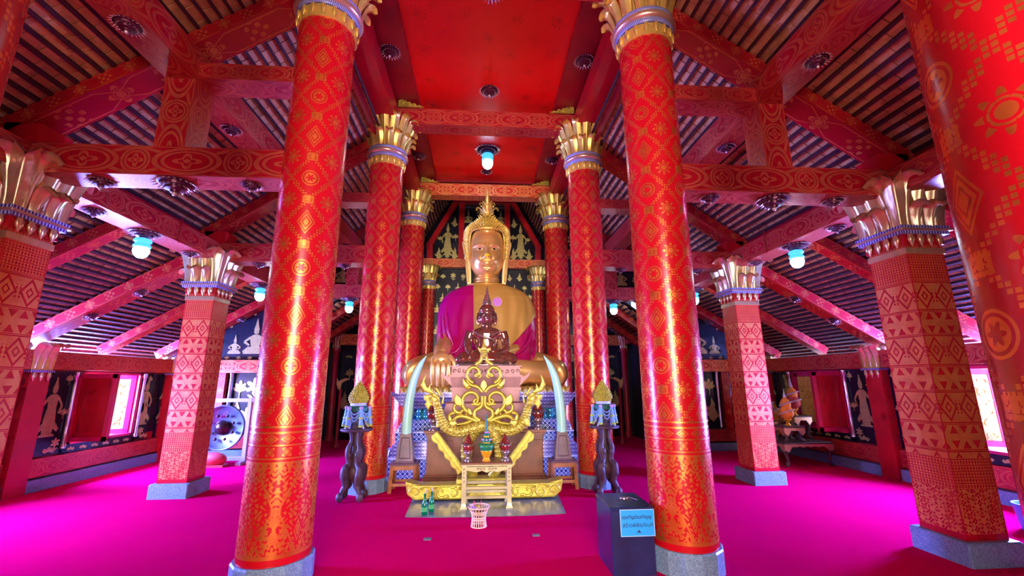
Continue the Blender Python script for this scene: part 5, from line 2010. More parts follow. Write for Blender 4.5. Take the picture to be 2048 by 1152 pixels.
mb.build('base_scrolls', 'carved_gold', base)
mb = MB()
mb.bevbox((cx0, NY, .20), (.72, .26, .12), .01)
mb.build('base_riser', 'carved_gold', ng)
# serpent bodies
BODY = [(.10, .06, .26), (.20, .03, .36), (.235, 0.0, .60), (.17, -.02, .80), (.02, -.04, .93), (-.16, -.05, .90), (-.36, -.06, .865), (-.52, -.06, .93), (-.60, -.05, 1.05), (-.635, -.04, 1.17), (-.68, -.04, 1.27), (-.74, -.05, 1.31)]
scm = MB(); scm.ell((0, 0, 0), (.024, .012, .018), 6, 4)
for sd in (-1, 1):
    pts = spline([(PX(-sd, -a) if False else cx0 + (-sd) * a, NY + b + sd * .02, z) for a, b, z in BODY], 7)
    # sd=-1: mirrored so that its head is at the right
    rad = lerp_list([.045, .072, .078, .078, .074, .072, .072, .072, .066, .056, .05, .046], len(pts))
    mb = MB()
    mb.tube(pts, rad, 12)
    body = mb.build('serpent_body', 'carved_gold', ng)
    mb = MB()
    for i in range(8, len(pts) - 8, 2):
        t = (pts[i + 1] - pts[i - 1]).normalized()
        s_ = t.cross(Vector((0, 1, 0))).normalized()
        for k, a in enumerate((-1.1, -.55, 0, .55, 1.1)):
            off = .27 * ((i // 2) % 2)
            d = s_ * math.sin(a + off - .1) + Vector((0, -1, 0)) * math.cos(a + off - .1)
            c = pts[i] + d * rad[i]
            mb.ell(c, (.025, .025, .007), 7, 4, d.to_track_quat('Z', 'Y').to_matrix())
    o = mb.build('scales', 'carved_gold', body)
    o['kind'] = 'stuff'
    # belly ridge
    mb = MB()
    mb.tube([p + Vector((0, -.045, -.045)) for p in pts[20:60]], .014, 6)
    mb.build('belly_ridge', 'pale_carving', body)
    # head
    hx = -sd
    def H(a, b): return (cx0 + hx * a, b)
    mb = MB()
    head = [(-.60, 1.20), (-.62, 1.33), (-.68, 1.385), (-.74, 1.40), (-.80, 1.36), (-.835, 1.37), (-.84, 1.31), (-.80, 1.27), (-.83, 1.245), (-.80, 1.20), (-.77, 1.15), (-.74, 1.22), (-.68, 1.20), (-.66, 1.14)]
    mb.ext([H(a, b) for a, b in head], (0, NY - .06, 0), (1, 0, 0), (0, 0, 1), .09)
    mb.ell((cx0 + hx * -.70, NY - .06, 1.30), (.085, .065, .075), 14, 10)
    mb.ell((cx0 + hx * -.80, NY - .06, 1.325), (.045, .05, .03), 12, 8)
    mb.ell((cx0 + hx * -.735, NY - .11, 1.345), (.026, .02, .026), 10, 8)
    mb.ell((cx0 + hx * -.655, NY - .10, 1.25), (.05, .035, .05), 10, 8)
    hd = rbuild(mb, 'serpent_head', 'carved_gold', ng, .009, 4)
    mb = MB()
    for crest in ([(-.68, 1.38), (-.72, 1.42), (-.80, 1.46), (-.84, 1.56), (-.81, 1.66), (-.86, 1.60), (-.895, 1.50), (-.85, 1.42), (-.78, 1.385)],
                  [(-.62, 1.32), (-.66, 1.40), (-.70, 1.47), (-.66, 1.46), (-.60, 1.38)], [(-.60, 1.24), (-.58, 1.34), (-.59, 1.41), (-.555, 1.34), (-.565, 1.24)],
                  [(-.72, 1.395), (-.755, 1.46), (-.75, 1.53), (-.785, 1.47), (-.79, 1.40)]):
        mb.ext([H(a, b) for a, b in crest], (0, NY - .06, 0), (1, 0, 0), (0, 0, 1), .035)
    rbuild(mb, 'crest', 'carved_gold', hd, .009, 4)
    mb = MB()
    mb.ell((cx0 + hx * -.735, NY - .11, 1.335), (.02, .012, .02), 10, 6)
    mb.tube([(cx0 + hx * a, NY - .112, b) for a, b in spiral2(-.70, 1.29, .045, .01, 0, 6, 14)], .008, 5)
    mb.tube([(cx0 + hx * a, NY - .112, b) for a, b in ((-.83, 1.30), (-.78, 1.30), (-.73, 1.27))], .008, 5)
    mb.build('face_carving', 'pale_carving', hd)
    # fins on the neck and coil
    for (poly) in ([(-.49, .98), (-.46, 1.02), (-.40, 1.0), (-.42, 1.06), (-.36, .97), (-.44, .92)], [(-.56, 1.0), (-.60, .93), (-.66, .92), (-.65, 1.03), (-.60, 1.06)]):
        mb = MB()
        mb.ext([H(a, b) for a, b in poly], (0, NY - .09, 0), (1, 0, 0), (0, 0, 1), .05)
        rbuild(mb, 'fin', 'carved_gold', body, .009, 4)
    # slanting scalloped bracket down to the table
    mb = MB()
    outer, inner = [], []
    A, B = Vector((-.69, .84)), Vector((-.30, .34))
    d = (B - A).normalized()
    nrm = Vector((d.y, -d.x))
    if nrm.x > 0:
        nrm = -nrm
    Lb = (B - A).length
    for i in range(41):
        t = i / 40
        s_ = .025 + .035 * abs(math.sin(t * PI * 4.5)) * (1 - .3 * t)
        p = A + d * (Lb * t) + nrm * s_
        outer.append((p.x, p.y))
    for i in range(11):
        t = 1 - i / 10
        p = A + d * (Lb * t) - nrm * (.075)
        inner.append((p.x, p.y))
    mb.ext([H(a, b) for a, b in outer + inner], (0, NY - .13, 0), (1, 0, 0), (0, 0, 1), .07)
    br = rbuild(mb, 'bracket', 'carved_gold', ng, .011, 3)
    mb = MB()
    mb.tube([(cx0 + hx * (A + d * (Lb * t) - nrm * .005).x, NY - .17, (A + d * (Lb * t) - nrm * .005).y) for t in (0.02, .5, .98)], .012, 6)
    mb.tube([(cx0 + hx * (A + d * (Lb * t) - nrm * .06).x, NY - .17, (A + d * (Lb * t) - nrm * .06).y) for t in (0.02, .5, .98)], .010, 6)
    mb.build('bracket_rib', 'carved_gold', br)
# openwork scroll pyramid
scr = MB()
spi = []
def SC(pts, r0, r1, y=NY + .02):
    for sd in (-1, 1):
        scr.tube([(cx0 + sd * a, y, b) for a, b in pts], [r0 * 1.3, r1 * 1.35], 8)
def C2(cx, cz, r0, r1, a0, a1, t0=.028, t1=.014, n=22): SC(spiral2(cx, cz, r0, r1, a0, a1, n), t0, t1)
C2(.165, 1.28, .165, .05, -1.2, 4.9)          # big lower pair
C2(.10, 1.27, .06, .02, 3.5, 8.5, .02, .012)
C2(.13, 1.66, .135, .04, -1.4, 4.6, .026, .012)          # upper pair
C2(.075, 1.62, .05, .015, 0, 5.0, .018, .010)
C2(.235, 1.50, .05, .018, -2.5, 2.5, .020, .010)
SC([(p.x, p.y) for p in [Vector(q) for q in spline([(.05, 1.00, 0), (.13, 1.06, 0), (.12, 1.14, 0), (.03, 1.20, 0), (.02, 1.34, 0)], 6)]], .028, .02)
SC([(q.x, q.y) for q in spline([(.02, 1.40, 0), (.09, 1.47, 0), (.19, 1.50, 0), (.25, 1.57, 0)], 6)], .024, .014)
SC([(q.x, q.y) for q in spline([(.12, 1.79, 0), (.05, 1.84, 0), (.028, 1.92, 0), (.022, 1.98, 0)], 6)], .026, .018)
SC([(q.x, q.y) for q in spline([(.06, .98, 0), (.24, 1.05, 0), (.36, 1.06, 0), (.44, 1.00, 0), (.50, .97, 0)], 6)], .03, .018)
C2(.44, 1.04, .07, .02, 2.0, -3.0, .022, .012)
C2(.36, 1.19, .085, .025, -2.2, 3.0, .024, .012)
C2(.27, 1.10, .06, .02, 0, 4.5, .02, .01)
SC([(q.x, q.y) for q in spline([(.13, 1.02, 0), (.25, .97, 0), (.38, .95, 0)], 6)], .026, .012)
w_ = scr.build('scroll_openwork', 'carved_gold', ng)
mb = MB()
for (poly) in ([(.30, 1.22), (.32, 1.32), (.40, 1.38), (.43, 1.29), (.40, 1.22), (.35, 1.20)], [(.20, 1.49), (.24, 1.53), (.31, 1.60), (.30, 1.50), (.25, 1.45)], [(.15, 1.09), (.18, 1.16), (.23, 1.19), (.23, 1.11), (.19, 1.07)], [(.43, .98), (.46, 1.07), (.50, 1.10), (.50, 1.02), (.47, .96)]):
    for sd in (-1, 1):
        mb = MB()
        mb.ext([(cx0 + sd * a, b) for a, b in poly], (0, NY, 0), (1, 0, 0), (0, 0, 1), .045)
        rbuild(mb, 'leaf_tip', 'carved_gold', ng, .009, 5)
mb = MB()
mb.lathe([(.03, 1.88), (.045, 1.92), (.03, 1.95), (.06, 1.97), (.035, 2.0), (.04, 2.03), (.018, 2.10), (.004, 2.20)], 12, c=(cx0, NY, 0))
for sd in (-1, 1):
    mb.ext([(cx0 + sd * a, b) for a, b in ((.01, 1.93), (.07, 1.97), (.10, 2.05), (.05, 2.02), (.02, 2.05))], (0, NY, 0), (1, 0, 0), (0, 0, 1), .03)
mb.ext([(cx0 + a, b) for a, b in ((-.05, 1.48), (0, 1.40), (.05, 1.48), (.035, 1.54), (0, 1.58), (-.035, 1.54))], (0, NY - .02, 0), (1, 0, 0), (0, 0, 1), .04)
rbuild(mb, 'top_finial', 'carved_gold', ng, .008, 3)

# ------------------------------------------------------------------ white and gold side table with offerings
TY = 5.95
tb = thing('offering_table', 'small cream and gold carved table in front of the serpents', 'table', (0.025, TY, 0))
def tbx(name, mat, c, d, b=.006):
    mb = MB()
    mb.bevbox(c, d, b)
    return mb.build(name, mat, tb)
TH = .53
tbx('tabletop', 'wood_brown', (.025, TY, TH), (.66, .38, .02))
tbx('top_edge', 'table_paint', (.025, TY, TH - .02), (.65, .37, .02))
mb = MB()
ap = [(-.30, .49), (.30, .49), (.29, .455), (.20, .44), (.13, .425), (.06, .445), (0, .42), (-.06, .445), (-.13, .425), (-.20, .44), (-.29, .455)]
mb.ext([(.025 + a, b) for a, b in ap], (0, TY - .165, 0), (1, 0, 0), (0, 0, 1), .02)
a_ = mb.build('apron', 'table_paint', tb)
mb = MB()
for sd in (-1, 1):
    for (x, z, r) in ((.035, .463, .02), (.08, .465, .017), (.115, .467, .012)):
        mb.tube([(.025 + sd * p[0], TY - .178, p[1]) for p in spiral2(x, z, r, .004, 0, 6, 12)], .005, 5)
mb.build('apron_carving', 'table_carving', a_)
for sx in (-1, 1):
    for sy in (-1, 1):
        mb = MB()
        mb.box((.025 + sx * .285, TY + sy * .15, .28), (.055, .055, .44))
        mb.box((.025 + sx * .285, TY + sy * .15, .045), (.07, .07, .09), taper=.6)
        mb.box((.025 + sx * .285, TY + sy * .15, .012), (.085, .085, .024))
        lg = mb.build('leg', 'table_paint', tb)
        mb = MB()
        for k in range(4):
            mb.tube([(.025 + sx * .285 + p[0], TY + sy * .15 - .03, p[1]) for p in spiral2(0, .46 - k * .045, .016, .004, k, k + 6, 10)], .004, 5)
        mb.build('leg_carving', 'table_carving', lg)
for (z, d) in ((.24, .02), (.13, .018)):
    tbx('rail', 'table_paint', (.025, TY - .15, z), (.53, .02, .035))
    tbx('rail', 'table_paint', (.025, TY + .15, z), (.53, .02, .035))

def lotus_lamp(loc, label, s=1.0, stand=True):
    t = thing('lotus_lamp', label, 'lamp', loc, group='red glass lotus lamps')
    mb = MB()
    mb.lathe([(.055, 0), (.055, .012), (.035, .02), (.025, .04), (.035, .07), (.055, .09), (.06, .11), (.05, .115)], 16)
    mb.build('stand', 'silver', t, True)
    mb = MB()
    mb.lathe([(.045, .112), (.07, .15), (.075, .18), (.062, .22), (.038, .265), (.016, .31), (.003, .34)], 16)
    mb.build('bud', 'crystal_red', t, True)
    pm = leaf_mesh('glass_petal', 'silver', .11, .045, .028, .004, .006, 4, 6)
    for k in range(9):
        a = 2 * PI * k / 9
        link('glass_petal', pm, t, loc=(.055 * math.cos(a), .055 * math.sin(a), .112), rotz=a)
    t.scale = (s, s, s)
    return t
lotus_lamp((-.215, TY - .02, TH + .011), 'red glass lotus lamp on the cream table, left of the green offering')
lotus_lamp((.265, TY - .02, TH + .011), 'red glass lotus lamp on the cream table, right of the green offering')
lotus_lamp((-.80, 7.08, .806), 'red glass lotus lamp on the cabinet under the left serpent head', 1.35)
lotus_lamp((.86, 7.08, .806), 'red glass lotus lamp on the cabinet under the right serpent head', 1.35)

ph = thing('lotus_offering', 'green lotus cone offering in an amber bowl at the middle of the cream table', 'offering', (.02, TY - .05, TH + .011))
mb = MB()
mb.lathe([(.055, 0), (.05, .015), (.04, .03), (.045, .05), (.065, .08), (.078, .12), (.082, .13), (.06, .13)], 20)
mb.build('bowl', 'amber_glass', ph, True)
mb = MB()
mb.lathe([(.075, .128), (.092, .16), (.094, .19), (.08, .215), (.055, .22)], 20)
mb.build('leaf_cup', 'green_leaf', ph, True)
gp = leaf_mesh('leaf', 'bright_green', .09, .05, .03, .0, .005, 4, 5)
for k in range(12):
    a = 2 * PI * k / 12
    link('leaf', gp, ph, loc=(.075 * math.cos(a), .075 * math.sin(a), .125), rotz=a)
for k, (z, r, m_) in enumerate(((.215, .05, 'amber_glass'), (.235, .058, 'green_leaf'), (.265, .05, 'green_leaf'), (.295, .036, 'amber_glass'), (.315, .04, 'green_leaf'), (.345, .028, 'violet'))):
    mb = MB()
    mb.lathe([(r * .7, z - .008), (r, z), (r * 1.02, z + .012), (r * .6, z + .024)], 14)
    mb.build('tier', m_, ph, True)
for k in range(8):
    a = 2 * PI * k / 8
    mb = MB(); mb.ell((.055 * math.cos(a), .055 * math.sin(a), .262), .011, 8, 6)
    mb.build('bead', 'garland_pink', ph, True)
mb = MB()
mb.lathe([(.022, .36), (.016, .40), (.013, .50), (.006, .54), (.012, .55), (.004, .58)], 10)
mb.build('spire', 'green_cloth', ph, True)

# mat, bottles, basket, floor boxes
mb = MB()
mt = [(-.93, 5.52), (-.6, 5.47), (0, 5.45), (.6, 5.45), (.97, 5.49), (1.04, 6.55), (-.98, 6.6)]
mb.ext(mt, (0, 0, .004), (1, 0, 0), (0, 1, 0), .006)
o = mb.build('floor_mat', 'mat_grey')
tag(o, 'grey vinyl mat on the carpet under the serpent stand', 'mat')
bt = None
for k, (x, y, s, lb) in enumerate(((-.715, 5.58, 1.0, 'front green glass bottle on the grey mat left of the basket'), (-.645, 5.70, .97, 'rear green glass bottle with a straw, beside the front one'))):
    if bt is None:
        bt = t = thing('green_bottle', lb, 'bottle', (x, y, .008))
        mb = MB()
        mb.lathe([(.032, 0), (.036, .006), (.036, .09), (.034, .12), (.022, .15), (.013, .175), (.012, .215), (.015, .217), (.015, .228), (.010, .23)], 20)
        mb.build('glass_body', 'green_glass', t, True)
        mb = MB()
        mb.lathe([(.0375, .035), (.0375, .085)], 20)
        mb.build('bottle_label', 'bright_green', t, True)
        mb = MB()
        mb.tube([(0, 0, .18), (.012, .0, .26), (.02, 0, .275)], .004, 6)
        mb.build('straw', 'garland_pink', t, True)
        tag(t, lb, 'bottle', 'green bottles on the mat')
    else:
        o = copy_tree(bt, None, (x, y, .008), 1.0, lb, (s, s, s))
        tag(o, lb, 'bottle', 'green bottles on the mat')
bk = thing('incense_basket', 'pale woven hourglass basket of incense standing in front of the cream table', 'basket', (-.068, 5.13, 0))
def brad(z): return .073 + .045 * ((z - .085) / .115) ** 2 if z > .085 else .073 + .010 * ((.085 - z) / .085) ** 1.5
for z in (.004, .075, .095, .135, .155, .20):
    mb = MB()
    r = brad(z)
    mb.tube([(r * math.cos(a), r * math.sin(a), z) for a in [2 * PI * i / 28 for i in range(29)]], .0075, 6, cap=False)
    mb.build('hoop', 'straw', bk, True)
for k in range(20):
    a = 2 * PI * k / 20
    mb = MB()
    mb.tube([(brad(z) * math.cos(a), brad(z) * math.sin(a), z) for z in (0, .03, .06, .085, .12, .16, .205)], .0058, 5)
    mb.build('stave', 'straw', bk, True)
mb = MB()
mb.lathe([(.001, .10), (.07, .10), (.085, .17), (.001, .17)], 20)
mb.build('liner', 'wood_plum', bk, True)
for k in range(14):
    a, r = rnd.uniform(0, 6.28), rnd.uniform(.01, .075)
    mb = MB()
    mb.ell((r * math.cos(a), r * math.sin(a), .185 + rnd.uniform(0, .02)), (.016, .016, .012), 8, 6)
    mb.build('blossom', rnd.choice(('garland_pink', 'carved_gold', 'violet', 'straw')), bk, True)
for k in range(5):
    a = rnd.uniform(0, 6.28)
    mb = MB()
    mb.tube([(.03 * math.cos(a), .03 * math.sin(a), .15), (.07 * math.cos(a), .07 * math.sin(a), .25)], .0025, 5)
    mb.build('incense_stick', 'red_wrap', bk, True)
for (x, y, lb) in ((-.58, 4.77, 'small dark metal floor plate left of centre on the carpet'), (.52, 4.79, 'small dark metal floor plate right of centre on the carpet')):
    mb = MB()
    mb.bevbox((0, 0, .006), (.075, .05, .012), .004)
    o = mb.build('floor_plate', 'gunmetal', None, True)
    o.location = (x, y, 0)
    tag(o, lb, 'floor plate', 'floor plates')
# ------------------------------------------------------------------ tusks on stools
for sd in (-1, 1):
    S = SIDE[sd]
    x0 = sd * 1.17 + .01
    Y = 6.78
    st = thing('wooden_stool', 'orange-brown wooden stool under the %s tusk block' % S, 'stool', (x0, Y, 0), group='stools under the tusks')
    mb = MB()
    mb.bevbox((x0, Y, .385), (.40, .34, .03), .006)
    mb.build('seat', 'wood_plum', st)
    for (a, b) in ((-1, -1), (1, -1), (1, 1), (-1, 1)):
        mb = MB()
        mb.beam((x0 + a * .185, Y + b * .14, 0), (x0 + a * .165, Y + b * .13, .37), .045, .045)
        mb.build('leg', 'wood_orange', st)
    for (p, q) in (((-1, -1), (1, -1)), ((1, 1), (-1, 1)), ((-1, -1), (-1, 1)), ((1, -1), (1, 1))):
        mb = MB()
        mb.beam((x0 + p[0] * .165, Y + p[1] * .13, .335), (x0 + q[0] * .165, Y + q[1] * .13, .335), .025, .06)
        mb.build('apron', 'wood_orange', st)
        mb = MB()
        mb.beam((x0 + p[0] * .178, Y + p[1] * .137, .11), (x0 + q[0] * .178, Y + q[1] * .137, .11), .022, .04)
        mb.build('stretcher', 'wood_orange', st)
    tk = thing('tusk', 'pale green curved tusk rising from a dark tapered block, %s of the altar' % S, 'tusk', (x0, Y, .40), group='tusks flanking the altar')
    mb = MB()
    mb.box((x0, Y, .60), (.26, .22, .40), taper=.60)
    b = mb.build('block', 'wood_plum', tk)
    mb = MB()
    mb.box((x0, Y, .41), (.29, .25, .022))
    mb.build('block_foot', 'wood_plum', b)
    for k in range(4):
        mb = MB()
        zs = ((.47, .73))
        fy = lambda z: Y - (.11 * (1 - .4 * (z - .40) / .40)) - .003
        fx = lambda z, s_: x0 + s_ * .085 * (1 - .4 * (z - .40) / .40)
        c = [(fx(.46, -1), fy(.46), .46), (fx(.46, 1), fy(.46), .46), (fx(.74, 1), fy(.74), .74), (fx(.74, -1), fy(.74), .74)]
        mb.tube([c[k], c[(k + 1) % 4]], .007, 6)
        mb.build('panel_bead', 'wood_dark', b)
    mb = MB()
    pts = spline([(x0, Y, .79), (x0 - sd * .005, Y, 1.05), (x0 - sd * .03, Y, 1.35), (x0 - sd * .08, Y, 1.60), (x0 - sd * .16, Y, 1.80), (x0 - sd * .25, Y, 1.94)], 7)
    mb.tube(pts, [.078, .074, .070, .060, .042, .006], 20)
    mb.build('ivory', 'tusk_ivory', tk)

# ------------------------------------------------------------------ carved pedestal stands with garland offerings
for sd in (-1, 1):
    S = SIDE[sd]
    x0 = -1.77 if sd < 0 else 1.72
    Y = 6.33
    ct = thing('carved_stand', 'dark root-like carved wooden stand holding the %s garland offering' % S, 'stand', (x0, Y, 0), group='carved stands')
    mb = MB()
    mb.lathe([(.20, .885), (.215, .90), (.215, .915), (.20, .925)], 24, c=(x0, Y, 0))
    mb.build('top', 'wood_dark', ct)
    LEGP = [(.16, 0, .02), (.15, 0, .12), (.10, 0, .20), (.125, 0, .32), (.13, 0, .40), (.07, 0, .47), (.09, 0, .58), (.10, 0, .66), (.06, 0, .76), (.075, 0, .89)]
    for k in range(4):
        a = PI / 4 + k * PI / 2
        mb = MB()
        pts = spline([(x0 + p[0] * math.cos(a) * 1.05, Y + p[0] * math.sin(a) * .9, p[2]) for p in LEGP], 5)
        mb.tube(pts, [.028, .032, .055, .062, .050, .045, .050, .036, .028, .030], 9)
        for j, (i, r) in enumerate(((2, .05), (14, .045), (20, .04), (30, .042))):
            p = pts[i]
            mb.ell(p + Vector((.02 * math.cos(a + j), -.02, 0)), (r, r * .8, r * 1.25), 8, 6)
        mb.build('leg', 'wood_dark', ct)
    mb = MB()
    mb.tube([(x0, Y, .22), (x0 + .01, Y, .40), (x0, Y, .62), (x0, Y, .89)], [.05, .06, .035, .05], 10)
    mb.ell((x0, Y - .02, .36), (.10, .08, .12), 12, 8)
    mb.build('core', 'wood_dark', ct)
    mb = MB()
    for j in range(5):
        a = rnd.uniform(0, 6.28)
        mb.tube([(x0 + p[0] * math.cos(a), Y + p[0] * math.sin(a), p[2]) for p in ((.04, 0, .2 + j * .1), (.10, 0, .25 + j * .1), (.05, 0, .33 + j * .1))], .02, 7)
    mb.build('knots', 'wood_dark', ct)
    of = thing('garland_offering', 'yellow beaded cone offering hung with pale blue garlands, on the %s carved stand' % S, 'offering', (x0, Y, .925), group='garland offerings')
    mb = MB()
    mb.lathe([(.12, 0), (.10, .06), (.085, .14), (.10, .20), (.135, .22), (.135, .25), (.11, .275), (.10, .28)], 20, c=(0, 0, 0))
    # scrolled foot
    mb.build('foot', 'wood_dark', of, True)
    for k in range(4):
        a = k * PI / 2 + PI / 4
        mb = MB()
        mb.tube([((.13 + p[0]) * math.cos(a), (.13 + p[0]) * math.sin(a), p[1]) for p in ((.05, .0), (.01, .05), (-.02, .10), (-.03, .20))], [.012, .012, .010, .008], 6)
        mb.tube([(p[0], -.125, p[1]) for p in spiral2(.03 * (1 if k % 2 else -1), .055, .025, .006, 0, 6, 12)], .006, 5)
        mb.build('scroll_foot', 'pale_stone', of, True)
    mb = MB()
    mb.lathe([(.135, .225), (.14, .24), (.14, .285), (.115, .30), (.10, .30)], 24)
    mb.build('green_band', 'green_cloth', of, True)
    mb = MB()
    mb.lathe([(.105, .298), (.108, .31), (.108, .335), (.10, .34)], 24)
    mb.build('white_band', 'white_cloth', of, True)
    mb = MB()
    mb.lathe([(.10, .335), (.125, .37), (.128, .41), (.112, .46), (.085, .51), (.055, .555), (.028, .60), (.008, .64), (.002, .66)], 24)
    cn = mb.build('cone', 'olive_yellow', of, True)
    prof = [(.112, .35), (.126, .38), (.129, .41), (.12, .44), (.106, .47), (.09, .50), (.072, .53), (.054, .56), (.036, .59)]
    mb = MB()
    for (r, z) in prof:
        n = max(8, int(2 * PI * r / .032))
        for i in range(n):
            a = 2 * PI * (i + (z * 50 % 2) * .5) / n
            mb.ell((r * math.cos(a), r * math.sin(a), z), .0155, 6, 4)
    o = mb.build('beads', 'olive_yellow', cn, True)
    o['kind'] = 'stuff'
    nh = 6
    for k in range(nh):
        a0 = 2 * PI * k / nh - PI / 2 + PI / 6
        a1 = 2 * PI * (k + 1) / nh - PI / 2 + PI / 6
        for j, (dr, z) in enumerate(((.03, .19), (.07, .14), (.10, .10))):
            mb = MB()
            pts = []
            for i in range(11):
                t = i / 10
                a = a0 + (a1 - a0) * t
                sag = 1 - (2 * t - 1) ** 2
                pts.append(((.150 + .012 * sag) * math.cos(a), (.150 + .012 * sag) * math.sin(a), .265 - (.265 - z) * sag))
            mb.tube(pts, .0085, 6)
            mb.build('swag', 'garland_blue', of, True)
        c, s_ = math.cos(a0), math.sin(a0)
        mb = MB()
        mb.tube([(.155 * c, .155 * s_, .27), (.165 * c, .165 * s_, .18), (.175 * c, .175 * s_, .10), (.18 * c, .18 * s_, .05)], [.018, .022, .024, .028], 8)
        tl = mb.build('tassel', 'garland_blue', of, True)
        mb = MB(); mb.ell((.158 * c, .158 * s_, .272), (.028, .028, .024), 10, 8)
        mb.build('rosette', 'garland_pink', tl, True)
        for z in (.14, .035):
            mb = MB(); mb.ell(((.17 + (.14 - z) * .1) * c, (.17 + (.14 - z) * .1) * s_, z), (.032, .032, .018), 10, 6)
            mb.build('lime_knot', 'garland_lime', tl, True)

# ------------------------------------------------------------------ donation box with its notice
bx = thing('donation_box', 'glossy navy-black donation box with a blue notice, beside the right front column', 'box', (1.24, 4.02, 0))
mb = MB()
mb.bevbox((1.24, 4.02, .25), (.36, .46, .50), .008)
mb.build('body', 'box_navy', bx)
mb = MB()
mb.bevbox((1.24, 4.02, .508), (.372, .472, .018), .005)
lid = mb.build('lid', 'box_navy', bx)
mb = MB()
mb.box((1.24, 3.98, .5178), (.14, .012, .002))
mb.build('slot', 'dark_void', lid)
mb = MB()
mb.lathe([(.03, .517), (.03, .523), (.022, .526), (.001, .526)], 14, c=(1.27, 4.07, 0), xs=1.4)
mb.tube([(1.31, 4.08, .524), (1.36, 3.98, .524)], .004, 6)
mb.build('clasp', 'silver', lid)
SX0, SX1, SZ0, SZ1 = 1.135, 1.42, .30, .50
mb = MB()
mb.box(((SX0 + SX1) / 2, 3.783, (SZ0 + SZ1) / 2), (SX1 - SX0, .006, SZ1 - SZ0))
sign = mb.build('notice', 'sign_blue', bx)
mb = MB()
for (c, d) in ((((SX0 + SX1) / 2, SZ1), (SX1 - SX0 + .006, .005)), (((SX0 + SX1) / 2, SZ0), (SX1 - SX0 + .006, .005)), ((SX0, (SZ0 + SZ1) / 2), (.005, SZ1 - SZ0)), ((SX1, (SZ0 + SZ1) / 2), (.005, SZ1 - SZ0))):
    mb.box((c[0], 3.782, c[1]), (d[0], .009, d[1]))
mb.build('notice_edge', 'lamp_holder', sign)
def text(body, size, loc, parent, shear=0.0, bold=0.0):
    cu = bpy.data.curves.new('lettering', 'FONT')
    cu.body = body
    cu.size = size
    cu.align_x = 'CENTER'
    cu.extrude = .0006
    cu.shear = shear
    cu.offset = bold
    cu.materials.append(MT['sign_ink'])
    t_ = bpy.data.objects.new('lettering_source', cu)
    COL.objects.link(t_)
    dg = bpy.context.evaluated_depsgraph_get()
    me = bpy.data.meshes.new_from_object(t_.evaluated_get(dg))
    bpy.data.objects.remove(t_, do_unlink=True)
    o = bpy.data.objects.new('lettering', me)
    COL.objects.link(o)
    o.parent = parent
    o.location = Vector(loc) - wloc(parent)
    o.rotation_euler = (PI / 2, 0, 0)
    return o
text('ขอเชิญร่วมทำบุญ', .036, (1.272, 3.779, .432), sign, .25, .0008)
text('สร้างพิพิธภัณฑ์', .043, (1.280, 3.779, .368), sign, 0, .0002)
mb = MB()
mb.ext([(1.262, .325), (1.312, .325), (1.298, .333), (1.292, .343), (1.287, .348), (1.282, .343), (1.276, .333)], (0, 3.779, 0), (1, 0, 0), (0, 0, 1), .001)
mb.build('emblem', 'sign_ink', sign)

bx.location.x -= .035

# ------------------------------------------------------------------ gong
G = Vector((-5.14, 9.20, .68))
gg = thing('gong_stand', 'lavender painted frame carrying the gong by the left rear wall', 'gong stand', (G.x, G.y, 0))
for sd in (-1, 1):
    mb = MB()
    mb.box((G.x + sd * .48, G.y, .62), (.07, .08, 1.24))
    mb.build('post', 'lavender_paint', gg)
    mb = MB()
    mb.box((G.x + sd * .48, G.y, .03), (.10, .42, .06))
    mb.build('foot', 'lavender_paint', gg)
mb = MB()
mb.box((G.x, G.y, 1.20), (1.16, .07, .07))
mb.build('crossbar', 'lavender_paint', gg)
mb = MB()
mb.box((G.x, G.y, .10), (1.05, .10, .07))
mb.build('bottom_rail', 'lavender_paint', gg)
go = thing('gong', 'round blue-grey metal gong with a dark boss and eight studs', 'gong', (G.x, G.y, .68))
mb = MB()
mb.lathe([(.001, -.03), (.40, -.03), (.425, -.02), (.435, 0), (.43, .05), (.41, .05), (.40, -.01), (.001, -.01)], 48)
o = mb.build('disc', 'gunmetal', go, True)
o.rotation_euler = (PI / 2, 0, 0)
o['label'] = 'hammered disc'
mb = MB()
mb.lathe([(.14, .0), (.13, .012), (.115, .014), (.10, .045), (.06, .07), (.001, .078)], 28)
o = mb.build('boss', 'gong_boss', go, True)
o.rotation_euler = (PI / 2, 0, 0)
o.location = (0, -.03, 0)
for k in range(8):
    a = PI / 8 + k * PI / 4
    mb = MB()
    mb.ell((.235 * math.cos(a), -.035, .235 * math.sin(a)), (.03, .025, .03), 10, 8)
    mb.build('stud', 'gong_boss', go, True)
for sd in (-1, 1):
    mb = MB()
    mb.tube([(sd * .2, .02, .38), (sd * .2, .0, .50)], .008, 6)
    mb.build('cord', 'straw', go, True)
mb = MB()
mb.ell((G.x + .05, 8.93, .13), (.26, .12, .13), 14, 8)
mb.box((G.x + .05, 8.93, .02), (.5, .22, .04))
o = mb.build('cushion', 'red_wrap')
tag(o, 'low red cushion on the floor under the gong', 'cushion')

